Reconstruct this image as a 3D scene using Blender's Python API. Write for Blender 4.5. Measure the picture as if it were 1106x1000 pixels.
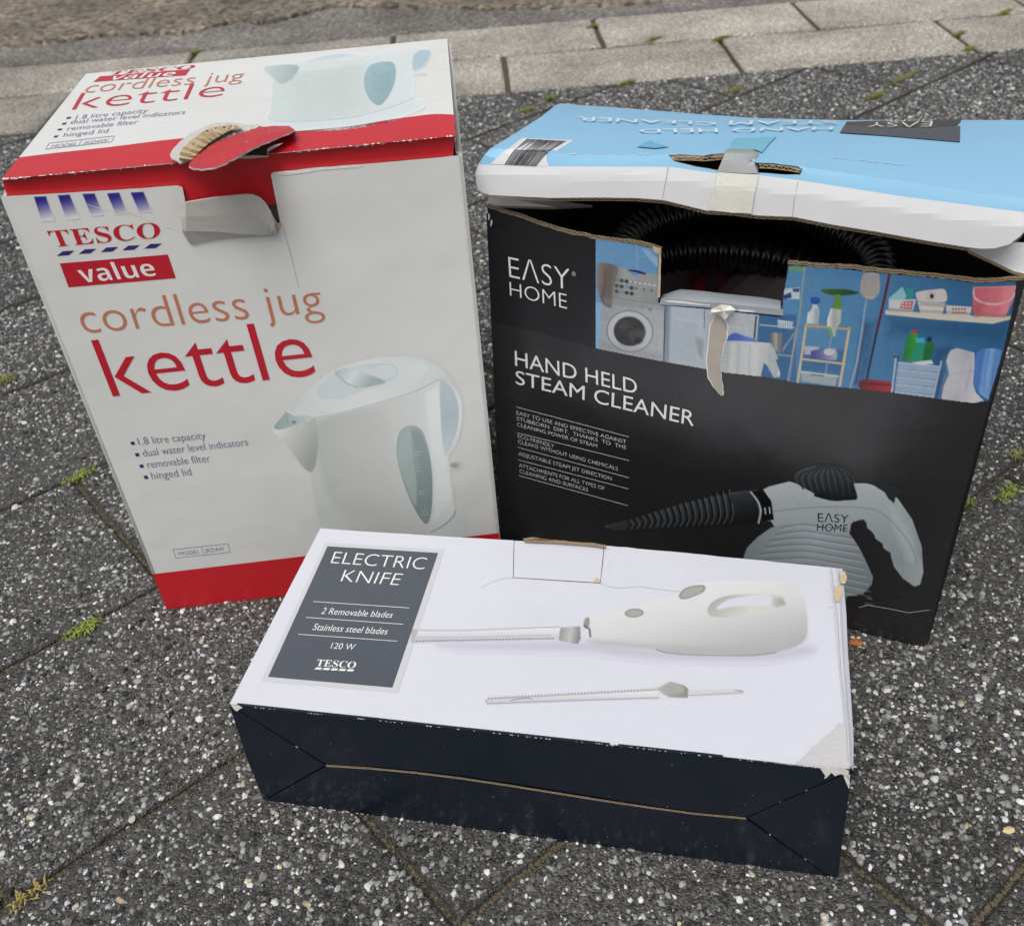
import bpy, bmesh, math, random
import numpy as np
from mathutils import Vector, Matrix
from mathutils.bvhtree import BVHTree
from mathutils.geometry import delaunay_2d_cdt

random.seed(7)
rng = np.random.default_rng(7)
for o in list(bpy.data.objects):
    bpy.data.objects.remove(o)
SC = bpy.context.scene
COL = SC.collection

# ------------------------------------------------------------------ camera
PW, PH = 1106, 1000              # the photograph's size, used to read points off it
FPX, PITCH, ROLL = 1125.42, math.radians(37.4406), math.radians(-4.8741)
S = 0.57                         # camera height in metres; shapes are measured in that unit
_f = Vector((0, math.cos(PITCH), -math.sin(PITCH)))
_r0 = Vector((1, 0, 0)); _u0 = _r0.cross(_f)
_r = math.cos(ROLL) * _r0 + math.sin(ROLL) * _u0
_u = -math.sin(ROLL) * _r0 + math.cos(ROLL) * _u0
CAM = Vector((0, 0, S))
cd = bpy.data.cameras.new('camera')
cam = bpy.data.objects.new('camera', cd)
COL.objects.link(cam)
cam.matrix_world = Matrix(((_r.x, _u.x, -_f.x, 0), (_r.y, _u.y, -_f.y, 0), (_r.z, _u.z, -_f.z, S), (0, 0, 0, 1)))
cd.sensor_fit = 'HORIZONTAL'; cd.sensor_width = 36
cd.lens = 36 * FPX / PW
cd.clip_start = 0.02; cd.clip_end = 200
cd.dof.use_dof = True; cd.dof.focus_distance = 0.66; cd.dof.aperture_fstop = 15
SC.camera = cam

# ------------------------------------------------------------------ world, sun, exposure
SUN_EL, SUN_AZ = math.radians(63), math.radians(205)     # azimuth from +y towards +x
w = bpy.data.worlds.new('World'); SC.world = w; w.use_nodes = True
nt = w.node_tree
bg = nt.nodes['Background']
sky = nt.nodes.new('ShaderNodeTexSky'); sky.sky_type = 'NISHITA'; sky.sun_disc = False
sky.sun_elevation = SUN_EL; sky.sun_rotation = SUN_AZ
sky.air_density = 1.0; sky.dust_density = 6.0; sky.ozone_density = 1.0
hsv = nt.nodes.new('ShaderNodeHueSaturation'); hsv.inputs['Saturation'].default_value = 0.35
nt.links.new(sky.outputs[0], hsv.inputs['Color']); nt.links.new(hsv.outputs[0], bg.inputs['Color'])
bg.inputs['Strength'].default_value = 0.13
sd = bpy.data.lights.new('sun', 'SUN'); sd.energy = 1.25; sd.angle = math.radians(26); sd.color = (1.0, 0.985, 0.96)
sun = bpy.data.objects.new('sun', sd); COL.objects.link(sun)
_sd = Vector((math.sin(SUN_AZ) * math.cos(SUN_EL), math.cos(SUN_AZ) * math.cos(SUN_EL), math.sin(SUN_EL)))
sun.rotation_euler = _sd.to_track_quat('Z', 'Y').to_euler()
sun.location = _sd * 5
SC.view_settings.view_transform = 'Standard'; SC.view_settings.look = 'None'
SC.view_settings.exposure = 0.02; SC.view_settings.gamma = 1; SC.view_settings.use_curve_mapping = False

# ------------------------------------------------------------------ helpers: rays, planes
def ray(p):
    return (_f + _r * ((p[0] - PW / 2) / FPX) - _u * ((p[1] - PH / 2) / FPX)).normalized()
def on_z(p, z=0.0):
    d = ray(p); return CAM + d * ((z - S) / d.z)
class Plane:
    """a flat surface: o a point, n the outward normal; at(p, off) is the point of it seen at p"""
    def __init__(s, o, n):
        s.o = o.copy(); s.n = n.normalized()
        if (CAM - o).dot(s.n) < 0: s.n = -s.n
    def at(s, p, off=0.0):
        d = ray(p); o = s.o + s.n * off
        return CAM + d * ((o - CAM).dot(s.n) / d.dot(s.n))
    def many(s, X, Y, off=0.0):
        d = np.array(_f)[None] + np.array(_r)[None] * ((X[:, None] - PW / 2) / FPX) - np.array(_u)[None] * ((Y[:, None] - PH / 2) / FPX)
        o = np.array(s.o + s.n * off) - np.array(CAM); n = np.array(s.n)
        return np.array(CAM)[None] + d * ((o @ n) / (d @ n))[:, None]
class Curved:
    """a curved surface given as a mesh"""
    def __init__(s, V, F):
        s.b = BVHTree.FromPolygons([tuple(v) for v in V], F)
    def at(s, p, off=0.0):
        h, n, i, dd = s.b.ray_cast(CAM, ray(p))
        if h is None:
            h, n, i, dd = s.b.find_nearest(CAM + ray(p) * 0.75)
        if n.dot(CAM - h) < 0: n = -n
        return h + n * off
    def many(s, X, Y, off=0.0):
        return np.array([s.at((x, y), off) for x, y in zip(X, Y)])
def proj(P):
    d = P - CAM; z = d.dot(_f)
    return (PW / 2 + FPX * d.dot(_r) / z, PH / 2 - FPX * d.dot(_u) / z)
def R(ox, oy, sc, pts):
    return [(ox + x / sc, oy + y / sc) for x, y in pts]

# ------------------------------------------------------------------ helpers: objects
def lin(c):
    c = np.asarray(c, float) / 255.0
    return np.where(c <= 0.04045, c / 12.92, ((c + 0.055) / 1.055) ** 2.4)
def obj(name, V, F, mats, parent=None, mi=None, smooth=False):
    me = bpy.data.meshes.new(name)
    me.from_pydata([tuple(v) for v in V], [], F)
    if not isinstance(mats, (list, tuple)): mats = [mats]
    for m in mats: me.materials.append(m)
    if mi is not None: me.polygons.foreach_set('material_index', mi)
    if smooth: me.polygons.foreach_set('use_smooth', [True] * len(me.polygons))
    me.update()
    o = bpy.data.objects.new(name, me); COL.objects.link(o)
    if parent is not None:
        o.parent = parent
        o.matrix_parent_inverse = Matrix.Translation(-WL.get(parent.name, Vector((0, 0, 0))))
    return o
WL = {}
def thing(name, label, cat, loc, group=None):
    o = bpy.data.objects.new(name, None); COL.objects.link(o)
    o.location = loc; WL[o.name] = Vector(loc); o.empty_display_size = 0.05
    o['label'] = label; o['category'] = cat
    if group: o['group'] = group
    return o
def tag(o, label, cat, group=None, kind=None):
    o['label'] = label; o['category'] = cat
    if group: o['group'] = group
    if kind: o['kind'] = kind
    return o
def sheet(name, front, tvec, mats, parent, ring=True):
    """polygon of 3D points given thickness tvec; mats = face, edge, back"""
    n = len(front)
    V = list(front) + [p + (tvec if isinstance(tvec, Vector) else tvec[i]) for i, p in enumerate(front)]
    F = [tuple(range(n)), tuple(range(2 * n - 1, n - 1, -1))]; mi = [0, 2]
    for i in range(n):
        j = (i + 1) % n
        F.append((i, i + n, j + n, j)); mi.append(1)
    return obj(name, V, F, mats, parent, mi)
def pip(pt, poly):
    x, y = pt; c = False; j = len(poly) - 1
    for i in range(len(poly)):
        xi, yi = poly[i]; xj, yj = poly[j]
        if (yi > y) != (yj > y) and x < (xj - xi) * (y - yi) / (yj - yi) + xi: c = not c
        j = i
    return c
def cdt(outline, holes=(), step=None, lines=()):
    pts = []; E = []
    def ring(r, closed=True):
        b = len(pts); pts.extend(Vector(p) for p in r); n = len(r)
        for i in range(n if closed else n - 1): E.append((b + i, b + (i + 1) % n))
    ring(outline)
    for h in holes: ring(h)
    for l in lines: ring(l, False)
    if step:
        xs = [p[0] for p in outline]; ys = [p[1] for p in outline]
        for gx in np.arange(min(xs), max(xs), step[0]):
            for gy in np.arange(min(ys), max(ys), step[1]):
                if pip((gx, gy), outline) and not any(pip((gx, gy), h) for h in holes):
                    if lines and any(abs(gy - np.interp(gx, [p[0] for p in l], [p[1] for p in l])) < 3.5 for l in lines): continue
                    pts.append(Vector((gx, gy)))
    v, e, f, *_ = delaunay_2d_cdt(pts, E, [], 0, 1e-4)
    F = []
    for t in f:
        c = (sum(v[i].x for i in t) / len(t), sum(v[i].y for i in t) / len(t))
        if pip(c, outline) and not any(pip(c, h) for h in holes): F.append(tuple(t))
    return [(p.x, p.y) for p in v], F
def panel(name, surf, outline, thick, mats, parent, holes=(), step=None, off=0.0, lines=(), classify=None, edgecls=None):
    """a sheet of card on a surface: outline in photo points, thickness behind it"""
    v, F = cdt(outline, holes, step, lines)
    front = [surf.at(p, off) for p in v]; back = [surf.at(p, off - thick) for p in v]
    n = len(v); cnt = {}
    for t in F:
        for i in range(len(t)):
            a, b = t[i], t[(i + 1) % len(t)]; cnt[(a, b)] = 1
    FF = list(F); mi = []
    for t in F:
        c = (sum(v[i][0] for i in t) / len(t), sum(v[i][1] for i in t) / len(t))
        mi.append(classify(c) if classify else 0)
    for t in F: FF.append(tuple(i + n for i in reversed(t))); mi.append(2)
    for (a, b) in cnt:
        if (b, a) not in cnt: FF.append((b, a, a + n, b + n)); mi.append(edgecls(v[a], v[b]) if edgecls else 1)
    o = obj(name, front + back, FF, mats, parent, mi)
    bm = bmesh.new(); bm.from_mesh(o.data); bmesh.ops.recalc_face_normals(bm, faces=bm.faces)
    if step:
        for f in bm.faces: f.smooth = f.material_index != 1
        for e in bm.edges: e.smooth = len({(f.material_index == 1) for f in e.link_faces}) == 1 and e.calc_face_angle(1.0) < math.radians(7)
    bm.to_mesh(o.data); bm.free()
    return o
def decal(name, surf, polys, m, parent, off=0.0002, step=None):
    V = []; FF = []
    for pl in polys:
        if step is None and len(pl) < 5: v, F = pl, [tuple(range(len(pl)))]
        else: v, F = cdt(pl, (), step)
        b = len(V); V += [surf.at(p, off) for p in v]; FF += [tuple(i + b for i in f) for f in F]
    return obj(name, V, FF, m, parent)
def stroke(pts, w):
    """a thin band along a polyline of photo points"""
    out = []; n = len(pts)
    for i in range(n - 1):
        a, b = Vector(pts[i]), Vector(pts[i + 1]); d = (b - a).normalized(); q = Vector((-d.y, d.x)) * w / 2
        out.append([tuple(a - q), tuple(b - q), tuple(b + q), tuple(a + q)])
    return out
_tc = {}
def glyphs(s, off):
    if (s, off) not in _tc:
        c = bpy.data.curves.new('t', 'FONT'); c.body = s; c.offset = off; c.resolution_u = 4
        o = bpy.data.objects.new('t', c); COL.objects.link(o); bpy.context.view_layer.update()
        me = o.evaluated_get(bpy.context.evaluated_depsgraph_get()).to_mesh()
        V = [(v.co.x, v.co.y) for v in me.vertices]; F = [tuple(p.vertices) for p in me.polygons]
        bpy.data.objects.remove(o); bpy.data.curves.remove(c)
        _tc[(s, off)] = (V, F)
    return _tc[(s, off)]
def text(name, surf, items, m, parent, off=0.0003):
    """items: (string, weight, BL, BR, TL, TR): baseline start/end and top-left/right in photo points"""
    VV = []; FF = []
    for s, wt, bl, br, tl, tr, *ref in items:
        V, F = glyphs(s, wt)
        x0 = min(v[0] for v in V); x1 = max(v[0] for v in V)
        yt = max(v[1] for v in V)
        if ref: yt = max(v[1] for v in glyphs(ref[0], wt)[0])
        b = len(VV)
        for x, y in V:
            a = (x - x0) / (x1 - x0); c = y / yt
            px = (1 - c) * ((1 - a) * bl[0] + a * br[0]) + c * ((1 - a) * tl[0] + a * tr[0])
            py = (1 - c) * ((1 - a) * bl[1] + a * br[1]) + c * ((1 - a) * tl[1] + a * tr[1])
            VV.append(surf.at((px, py), off))
        FF += [tuple(i + b for i in f) for f in F]
    return obj(name, VV, FF, m, parent)

# ------------------------------------------------------------------ materials
def mat(name, col, rough=0.5, coat=0.0, coat_rough=0.15, spec=0.5, bump=0.0, bscale=200, var=0.0, vscale=20, metallic=0.0, attr=None, sat=None):
    m = bpy.data.materials.new(name); m.use_nodes = True; t = m.node_tree; b = t.nodes['Principled BSDF']
    b.inputs['Roughness'].default_value = rough; b.inputs['Coat Weight'].default_value = coat
    b.inputs['Coat Roughness'].default_value = coat_rough; b.inputs['Specular IOR Level'].default_value = spec
    b.inputs['Metallic'].default_value = metallic
    if attr:
        a = t.nodes.new('ShaderNodeAttribute'); a.attribute_name = attr
        t.links.new(a.outputs['Color'], b.inputs['Base Color'])
    else:
        b.inputs['Base Color'].default_value = (*col, 1)
    tc = t.nodes.new('ShaderNodeTexCoord')
    if var and not attr:
        n = t.nodes.new('ShaderNodeTexNoise'); n.inputs['Scale'].default_value = vscale; n.inputs['Detail'].default_value = 6
        r = t.nodes.new('ShaderNodeMapRange'); r.inputs['To Min'].default_value = 1 - var; r.inputs['To Max'].default_value = 1 + var
        x = t.nodes.new('ShaderNodeMix'); x.data_type = 'RGBA'; x.blend_type = 'MULTIPLY'; x.inputs['Factor'].default_value = 1
        x.inputs['A'].default_value = (*col, 1)
        t.links.new(tc.outputs['Object'], n.inputs['Vector']); t.links.new(n.outputs[0], r.inputs['Value'])
        t.links.new(r.outputs[0], x.inputs['B']); t.links.new(x.outputs['Result'], b.inputs['Base Color'])
    if coat:
        nr_ = t.nodes.new('ShaderNodeTexNoise'); nr_.inputs['Scale'].default_value = 11; nr_.inputs['Detail'].default_value = 7; nr_.inputs['Roughness'].default_value = 0.65
        mr_ = t.nodes.new('ShaderNodeMapRange'); mr_.inputs['From Min'].default_value = 0.35; mr_.inputs['From Max'].default_value = 0.68
        mr_.inputs['To Min'].default_value = coat_rough * 0.6; mr_.inputs['To Max'].default_value = min(0.6, coat_rough * 2.2)
        t.links.new(tc.outputs['Object'], nr_.inputs['Vector']); t.links.new(nr_.outputs[0], mr_.inputs['Value']); t.links.new(mr_.outputs[0], b.inputs['Coat Roughness'])
    if bump:
        n1 = t.nodes.new('ShaderNodeTexNoise'); n1.inputs['Scale'].default_value = bscale; n1.inputs['Detail'].default_value = 5
        n2 = t.nodes.new('ShaderNodeTexNoise'); n2.inputs['Scale'].default_value = 9; n2.inputs['Detail'].default_value = 3
        ad = t.nodes.new('ShaderNodeMath'); ad.operation = 'MULTIPLY_ADD'; ad.inputs[1].default_value = 14
        bp = t.nodes.new('ShaderNodeBump'); bp.inputs['Strength'].default_value = bump; bp.inputs['Distance'].default_value = 0.0006
        for q in (n1, n2): t.links.new(tc.outputs['Object'], q.inputs['Vector'])
        fm = t.nodes.new('ShaderNodeMath'); fm.operation = 'MULTIPLY'; fm.inputs[1].default_value = 0.22 if (coat and bscale >= 300) else 1.0
        t.links.new(n1.outputs[0], fm.inputs[0]); t.links.new(n2.outputs[0], ad.inputs[0]); t.links.new(fm.outputs[0], ad.inputs[2])
        t.links.new(ad.outputs[0], bp.inputs['Height']); t.links.new(bp.outputs[0], b.inputs['Normal'])
        if coat: t.links.new(bp.outputs[0], b.inputs['Coat Normal'])
    return m
GLOSS = dict(rough=0.42, coat=0.25, coat_rough=0.22, bump=0.25, bscale=500)
M = {}
M['paper'] = mat('white_card', (0.66, 0.667, 0.645), var=0.05, vscale=7, **dict(GLOSS, bump=0.45))
M['paper_in'] = mat('grey_card_back', (0.50, 0.49, 0.45), 0.7, bump=0.3, bscale=600, var=0.06, vscale=60)
M['kraft'] = mat('brown_board_edge', (0.27, 0.19, 0.12), 0.85, bump=0.6, bscale=900, var=0.25, vscale=300)
M['kraft_dark'] = mat('shaded_board_inside', (0.022, 0.017, 0.013), 0.9, var=0.2, vscale=60)  # brown board coloured near black, painting in the shade inside the boxes
M['red'] = mat('red_ink', (0.52, 0.010, 0.018), var=0.05, vscale=40, **GLOSS)
M['redtext'] = mat('crimson_ink', (0.46, 0.010, 0.025), **GLOSS)
M['copper'] = mat('copper_ink', (0.50, 0.18, 0.10), **GLOSS)
M['navytext'] = mat('violet_blue_ink', (0.03, 0.02, 0.16), **GLOSS)
M['greyblue'] = mat('grey_blue_ink', (0.16, 0.16, 0.26), **GLOSS)
M['whiteink'] = mat('white_ink', (0.74, 0.74, 0.72), **GLOSS)
M['worn'] = mat('scuffed_card', (0.72, 0.70, 0.66), 0.9, bump=0.8, bscale=900, var=0.15, vscale=200)
M['print'] = mat('printed_picture', (1, 1, 1), attr='ink', **GLOSS)
M['black'] = mat('black_glossy_card', (0.004, 0.004, 0.006), rough=0.38, coat=0.5, coat_rough=0.25, bump=0.35, bscale=500)
M['charcoal'] = mat('charcoal_glossy_card', (0.013, 0.013, 0.0145), rough=0.38, coat=0.6, coat_rough=0.22, bump=0.35, bscale=500)
M['blue'] = mat('sky_blue_ink', (0.26, 0.52, 0.73), rough=0.45, coat=0.12, coat_rough=0.3, bump=0.2, bscale=400, var=0.06, vscale=9)
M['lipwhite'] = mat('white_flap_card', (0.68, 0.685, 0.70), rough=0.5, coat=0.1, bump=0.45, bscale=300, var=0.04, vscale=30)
M['silver'] = mat('pale_grey_ink', (0.55, 0.56, 0.58), **GLOSS)
M['tape'] = mat('clear_tape', (0.36, 0.38, 0.38), rough=0.3, coat=0.7, coat_rough=0.12, bump=0.9, bscale=300)
M['tape_warm'] = mat('yellowed_tape', (0.70, 0.70, 0.62), rough=0.35, coat=0.5, coat_rough=0.15, bump=0.7, bscale=200, var=0.06, vscale=80)
M['navy'] = mat('navy_glossy_card', (0.0017, 0.0062, 0.0155), rough=0.4, coat=0.4, coat_rough=0.12, bump=0.35, bscale=300)
M['knifewhite'] = mat('bright_white_card', (0.59, 0.60, 0.66), rough=0.4, coat=0.3, coat_rough=0.2, bump=0.45, bscale=300, var=0.02, vscale=14)
M['slate'] = mat('slate_grey_ink', (0.062, 0.073, 0.092), rough=0.4, coat=0.3, coat_rough=0.2, bump=0.3, bscale=300, var=0.06, vscale=30)
M['frame'] = mat('light_grey_ink', (0.52, 0.53, 0.55), **GLOSS)
M['crease'] = mat('grey_crease', (0.33, 0.33, 0.36), 0.8)
M['stain'] = mat('bared_card', (0.50, 0.49, 0.50), 0.9, bump=0.8, bscale=700, var=0.06, vscale=100)
M['core'] = mat('corrugated_cream', (0.52, 0.41, 0.26), 0.9, bump=0.5, bscale=900, var=0.2, vscale=250)

# ------------------------------------------------------------------ printed pictures (ink colours on a fine mesh)
class Pic:
    def __init__(s, box, step, bgc):
        s.x0, s.y0, s.x1, s.y1 = box; s.step = step
        xs = np.arange(s.x0, s.x1 + step, step); ys = np.arange(s.y0, s.y1 + step, step)
        s.X, s.Y = np.meshgrid(xs, ys); s.C = np.zeros(s.X.shape + (3,)) + np.array(bgc, float)
        s.A = np.zeros(s.X.shape); s.m = (0, 0, 1)
    def reg(s, ox, oy, sc): s.m = (ox, oy, sc); return s
    def _mix(s, a, col, sl, keep=False):
        X, Y = s.X[sl], s.Y[sl]
        c = col((X - s.m[0]) * s.m[2], (Y - s.m[1]) * s.m[2]) if callable(col) else np.array(col, float)
        s.C[sl] = s.C[sl] * (1 - a[..., None]) + c * a[..., None]
        if not keep: s.A[sl] = np.maximum(s.A[sl], a)
    def _sl(s, q, pad):
        i0 = max(0, int((q[:, 1].min() - pad - s.y0) / s.step)); i1 = max(i0, int((q[:, 1].max() + pad - s.y0) / s.step) + 2)
        j0 = max(0, int((q[:, 0].min() - pad - s.x0) / s.step)); j1 = max(j0, int((q[:, 0].max() + pad - s.x0) / s.step) + 2)
        return (slice(i0, i1), slice(j0, j1))
    def _sdf(s, q, sl):
        X, Y = s.X[sl], s.Y[sl]; d = np.full(X.shape, 1e9); ins = np.zeros(X.shape, bool); n = len(q)
        for i in range(n):
            ax, ay = q[i]; bx, by = q[(i + 1) % n]; ex, ey = bx - ax, by - ay
            t = np.clip(((X - ax) * ex + (Y - ay) * ey) / (ex * ex + ey * ey + 1e-9), 0, 1)
            d = np.minimum(d, np.hypot(X - ax - t * ex, Y - ay - t * ey))
            if ay != by:
                ins ^= ((ay > Y) != (by > Y)) & (X < ex * (Y - ay) / (by - ay) + ax)
        return np.where(ins, -d, d)
    def poly(s, pts, col, soft=0.9, op=1.0, sm=False, keep=False):
        if sm: pts = smooth(pts)
        q = np.array([(s.m[0] + x / s.m[2], s.m[1] + y / s.m[2]) for x, y in pts]); sl = s._sl(q, soft)
        if s.X[sl].size == 0: return s
        a = np.clip(0.5 - s._sdf(q, sl) / soft, 0, 1) * op
        s._mix(a, col, sl, keep); return s
    def ell(s, cx, cy, rx, ry, col, rot=0, **k):
        c, n = math.cos(math.radians(rot)), math.sin(math.radians(rot))
        pts = [(cx + rx * math.cos(a) * c - ry * math.sin(a) * n, cy + rx * math.cos(a) * n + ry * math.sin(a) * c) for a in np.linspace(0, 2 * math.pi, 28, endpoint=False)]
        return s.poly(pts, col, **k)
    def line(s, pts, w, col, soft=0.9, op=1.0, keep=False):
        q = np.array([(s.m[0] + x / s.m[2], s.m[1] + y / s.m[2]) for x, y in pts]); sl = s._sl(q, w + soft)
        X, Y = s.X[sl], s.Y[sl]
        if X.size == 0: return s
        d = np.full(X.shape, 1e9)
        for (ax, ay), (bx, by) in zip(q[:-1], q[1:]):
            ex, ey = bx - ax, by - ay
            t = np.clip(((X - ax) * ex + (Y - ay) * ey) / (ex * ex + ey * ey + 1e-9), 0, 1)
            d = np.minimum(d, np.hypot(X - ax - t * ex, Y - ay - t * ey))
        a = np.clip(0.5 - (d - w / s.m[2] / 2) / soft, 0, 1) * op
        s._mix(a, col, sl, keep); return s
    def build(s, name, surf, gain, parent, off=0.0002, cut=0.02, clip=None, desat=0.0, grain=2.2, fade=None):
        A = s.A
        g_ = rng.normal(0, 1, A.shape); low = rng.normal(0, 1, (A.shape[0] // 6 + 3, A.shape[1] // 6 + 3))
        yi = np.linspace(0, low.shape[0] - 2.001, A.shape[0]); xi = np.linspace(0, low.shape[1] - 2.001, A.shape[1])
        y0 = yi.astype(int); x0 = xi.astype(int); fy = (yi - y0)[:, None]; fx = (xi - x0)[None]
        lw = low[y0][:, x0] * (1 - fy) * (1 - fx) + low[y0 + 1][:, x0] * fy * (1 - fx) + low[y0][:, x0 + 1] * (1 - fy) * fx + low[y0 + 1][:, x0 + 1] * fy * fx
        s.C = s.C + ((g_ * grain + lw * grain * 0.45) * np.clip(A, 0, 1))[..., None]
        if desat: s.C = s.C * (1 - desat) + s.C.mean(-1, keepdims=True) * desat
        if fade: s.C = s.C * (1 - fade[1]) + np.array(fade[0], float) * fade[1]
        if clip is not None:
            q = np.array(clip, float); A = np.where(s._sdf(q, (slice(None), slice(None))) <= 0.15, A, 0)
            keep = (A[:-1, :-1] > cut) & (A[1:, :-1] > cut) & (A[:-1, 1:] > cut) & (A[1:, 1:] > cut)
        else:
            keep = np.maximum.reduce([A[:-1, :-1], A[1:, :-1], A[:-1, 1:], A[1:, 1:]]) > cut
        ny, nx = A.shape; idx = np.arange(ny * nx).reshape(ny, nx)
        q = np.stack([idx[:-1, :-1][keep], idx[1:, :-1][keep], idx[1:, 1:][keep], idx[:-1, 1:][keep]], 1)
        used, inv = np.unique(q, return_inverse=True); q = inv.reshape(q.shape)
        P = surf.many(s.X.ravel()[used], s.Y.ravel()[used], off)
        C = np.clip(lin(np.clip(s.C.reshape(-1, 3)[used], 0, 255)) * gain, 0, 0.9)
        me = bpy.data.meshes.new(name); me.vertices.add(len(P)); me.vertices.foreach_set('co', P.ravel().astype(np.float32))
        me.loops.add(q.size); me.loops.foreach_set('vertex_index', q.ravel().astype(np.int32))
        me.polygons.add(len(q)); me.polygons.foreach_set('loop_start', np.arange(0, q.size, 4, dtype=np.int32))
        me.update(calc_edges=True)
        a = me.color_attributes.new('ink', 'FLOAT_COLOR', 'POINT')
        a.data.foreach_set('color', np.concatenate([C, np.ones((len(C), 1))], 1).ravel().astype(np.float32))
        me.materials.append(M['print'])
        o = bpy.data.objects.new(name, me); COL.objects.link(o); o.parent = parent
        r = parent
        while r.parent is not None: r = r.parent
        return o
def smooth(p, k=5, closed=True):
    n = len(p); out = []
    for i in range(n if closed else n - 1):
        g = (lambda j: p[j % n]) if closed else (lambda j: p[min(max(j, 0), n - 1)])
        a, b, c, d = g(i - 1), g(i), g(i + 1), g(i + 2)
        for t in np.arange(0, 1, 1 / k):
            out.append(tuple(0.5 * (2 * b[m] + (c[m] - a[m]) * t + (2 * a[m] - 5 * b[m] + 4 * c[m] - d[m]) * t * t + (3 * b[m] - a[m] - 3 * c[m] + d[m]) * t ** 3) for m in (0, 1)))
    if not closed: out.append(tuple(p[-1]))
    return out
def grad(p0, c0, p1, c1):
    p0, p1, c0, c1 = map(lambda v: np.array(v, float), (p0, p1, c0, c1)); d = p1 - p0; L = d @ d
    return lambda X, Y: c0 + (c1 - c0) * np.clip(((X - p0[0]) * d[0] + (Y - p0[1]) * d[1]) / L, 0, 1)[..., None]
def grad3(p0, c0, cm, p1, c1):
    g1 = np.array(p0, float); g2 = np.array(p1, float); d = g2 - g1; L = d @ d; c0, cm, c1 = map(lambda v: np.array(v, float), (c0, cm, c1))
    def f(X, Y):
        t = np.clip(((X - g1[0]) * d[0] + (Y - g1[1]) * d[1]) / L, 0, 1)[..., None]
        return np.where(t < 0.5, c0 + (cm - c0) * t * 2, cm + (c1 - cm) * (t - 0.5) * 2)
    return f
def child(o, parent):
    o.parent = parent
    return o
def flutes(name, pts, down, out, parent, period=0.0036, t=0.0024, m=None):
    """the wavy core of corrugated board along a raw edge, with its two liners; pts: 3D line of the edge's face side"""
    V = []; F = []
    def rib(a, b, wv):
        i = len(V); V.extend([a - wv, b - wv, b + wv, a + wv]); F.append((i, i + 1, i + 2, i + 3))
    d = down.normalized(); o = out.normalized() * 0.0004
    for a, b in zip(pts[:-1], pts[1:]):
        L = (b - a).length
        if L < 1e-6: continue
        n = max(1, round(L / period)); wv = d * 0.00022
        for (lo) in (0.0002, t - 0.0002):
            rib(a + d * lo + o, b + d * lo + o, wv)
        for k in range(n):
            p, q = a.lerp(b, k / n), a.lerp(b, (k + 1) / n); mid = p.lerp(q, 0.5)
            ww = (b - a).normalized() * 0.00028
            rib(p + d * 0.0003 + o, mid + d * (t - 0.0003) + o, ww); rib(mid + d * (t - 0.0003) + o, q + d * 0.0003 + o, ww)
    return obj(name, V, F, m or M['core'], parent)

# ================================================================== THE GROUND
W_ = 0.341
CA, SA = math.cos(math.radians(37.45)), math.sin(math.radians(37.45))
def slab_pt(s, t): return (s * CA - t * SA, s * SA + t * CA)     # in camera-height units
def gmat(name, cells, base, dark, rough, bump, warm=None):
    m = bpy.data.materials.new(name); m.use_nodes = True; t = m.node_tree; b = t.nodes['Principled BSDF']
    L = t.links.new; tc = t.nodes.new('ShaderNodeTexCoord'); b.inputs['Roughness'].default_value = rough
    v = t.nodes.new('ShaderNodeTexVoronoi'); v.inputs['Scale'].default_value = cells
    L(tc.outputs['Object'], v.inputs['Vector'])
    sp = t.nodes.new('ShaderNodeSeparateColor'); L(v.outputs['Color'], sp.inputs[0])
    cr = t.nodes.new('ShaderNodeValToRGB'); e = cr.color_ramp.elements
    e[0].position = 0; e[0].color = (*dark, 1); e[1].position = 1; e[1].color = (*[min(1, c * 2.0) for c in base], 1)
    a = e.new(0.55); a.color = (*base, 1); a = e.new(0.86); a.color = (*[min(1, c * 1.35) for c in base], 1)
    if warm: a = e.new(0.94); a.color = (*warm, 1)
    L(sp.outputs[0], cr.inputs[0])
    n = t.nodes.new('ShaderNodeTexNoise'); n.inputs['Scale'].default_value = 5; n.inputs['Detail'].default_value = 8
    L(tc.outputs['Object'], n.inputs['Vector'])
    r = t.nodes.new('ShaderNodeMapRange'); r.inputs['From Min'].default_value = 0.3; r.inputs['From Max'].default_value = 0.7
    r.inputs['To Min'].default_value = 0.62; r.inputs['To Max'].default_value = 1.35; L(n.outputs[0], r.inputs['Value'])
    x = t.nodes.new('ShaderNodeMix'); x.data_type = 'RGBA'; x.blend_type = 'MULTIPLY'; x.inputs['Factor'].default_value = 1
    oi = t.nodes.new('ShaderNodeObjectInfo'); r2 = t.nodes.new('ShaderNodeMapRange'); r2.inputs['To Min'].default_value = 0.8; r2.inputs['To Max'].default_value = 1.25
    L(oi.outputs['Random'], r2.inputs['Value']); mm = t.nodes.new('ShaderNodeMath'); mm.operation = 'MULTIPLY'; L(r.outputs[0], mm.inputs[0]); L(r2.outputs[0], mm.inputs[1])
    L(cr.outputs[0], x.inputs['A']); L(mm.outputs[0], x.inputs['B']); L(x.outputs['Result'], b.inputs['Base Color'])
    n2 = t.nodes.new('ShaderNodeTexNoise'); n2.inputs['Scale'].default_value = cells * 1.3; n2.inputs['Detail'].default_value = 6
    L(tc.outputs['Object'], n2.inputs['Vector'])
    md = t.nodes.new('ShaderNodeMath'); md.operation = 'SUBTRACT'; L(n2.outputs[0], md.inputs[0]); L(v.outputs['Distance'], md.inputs[1])
    bp = t.nodes.new('ShaderNodeBump'); bp.inputs['Strength'].default_value = bump; bp.inputs['Distance'].default_value = 0.0015
    L(md.outputs[0], bp.inputs['Height']); L(bp.outputs[0], b.inputs['Normal'])
    return m
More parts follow.
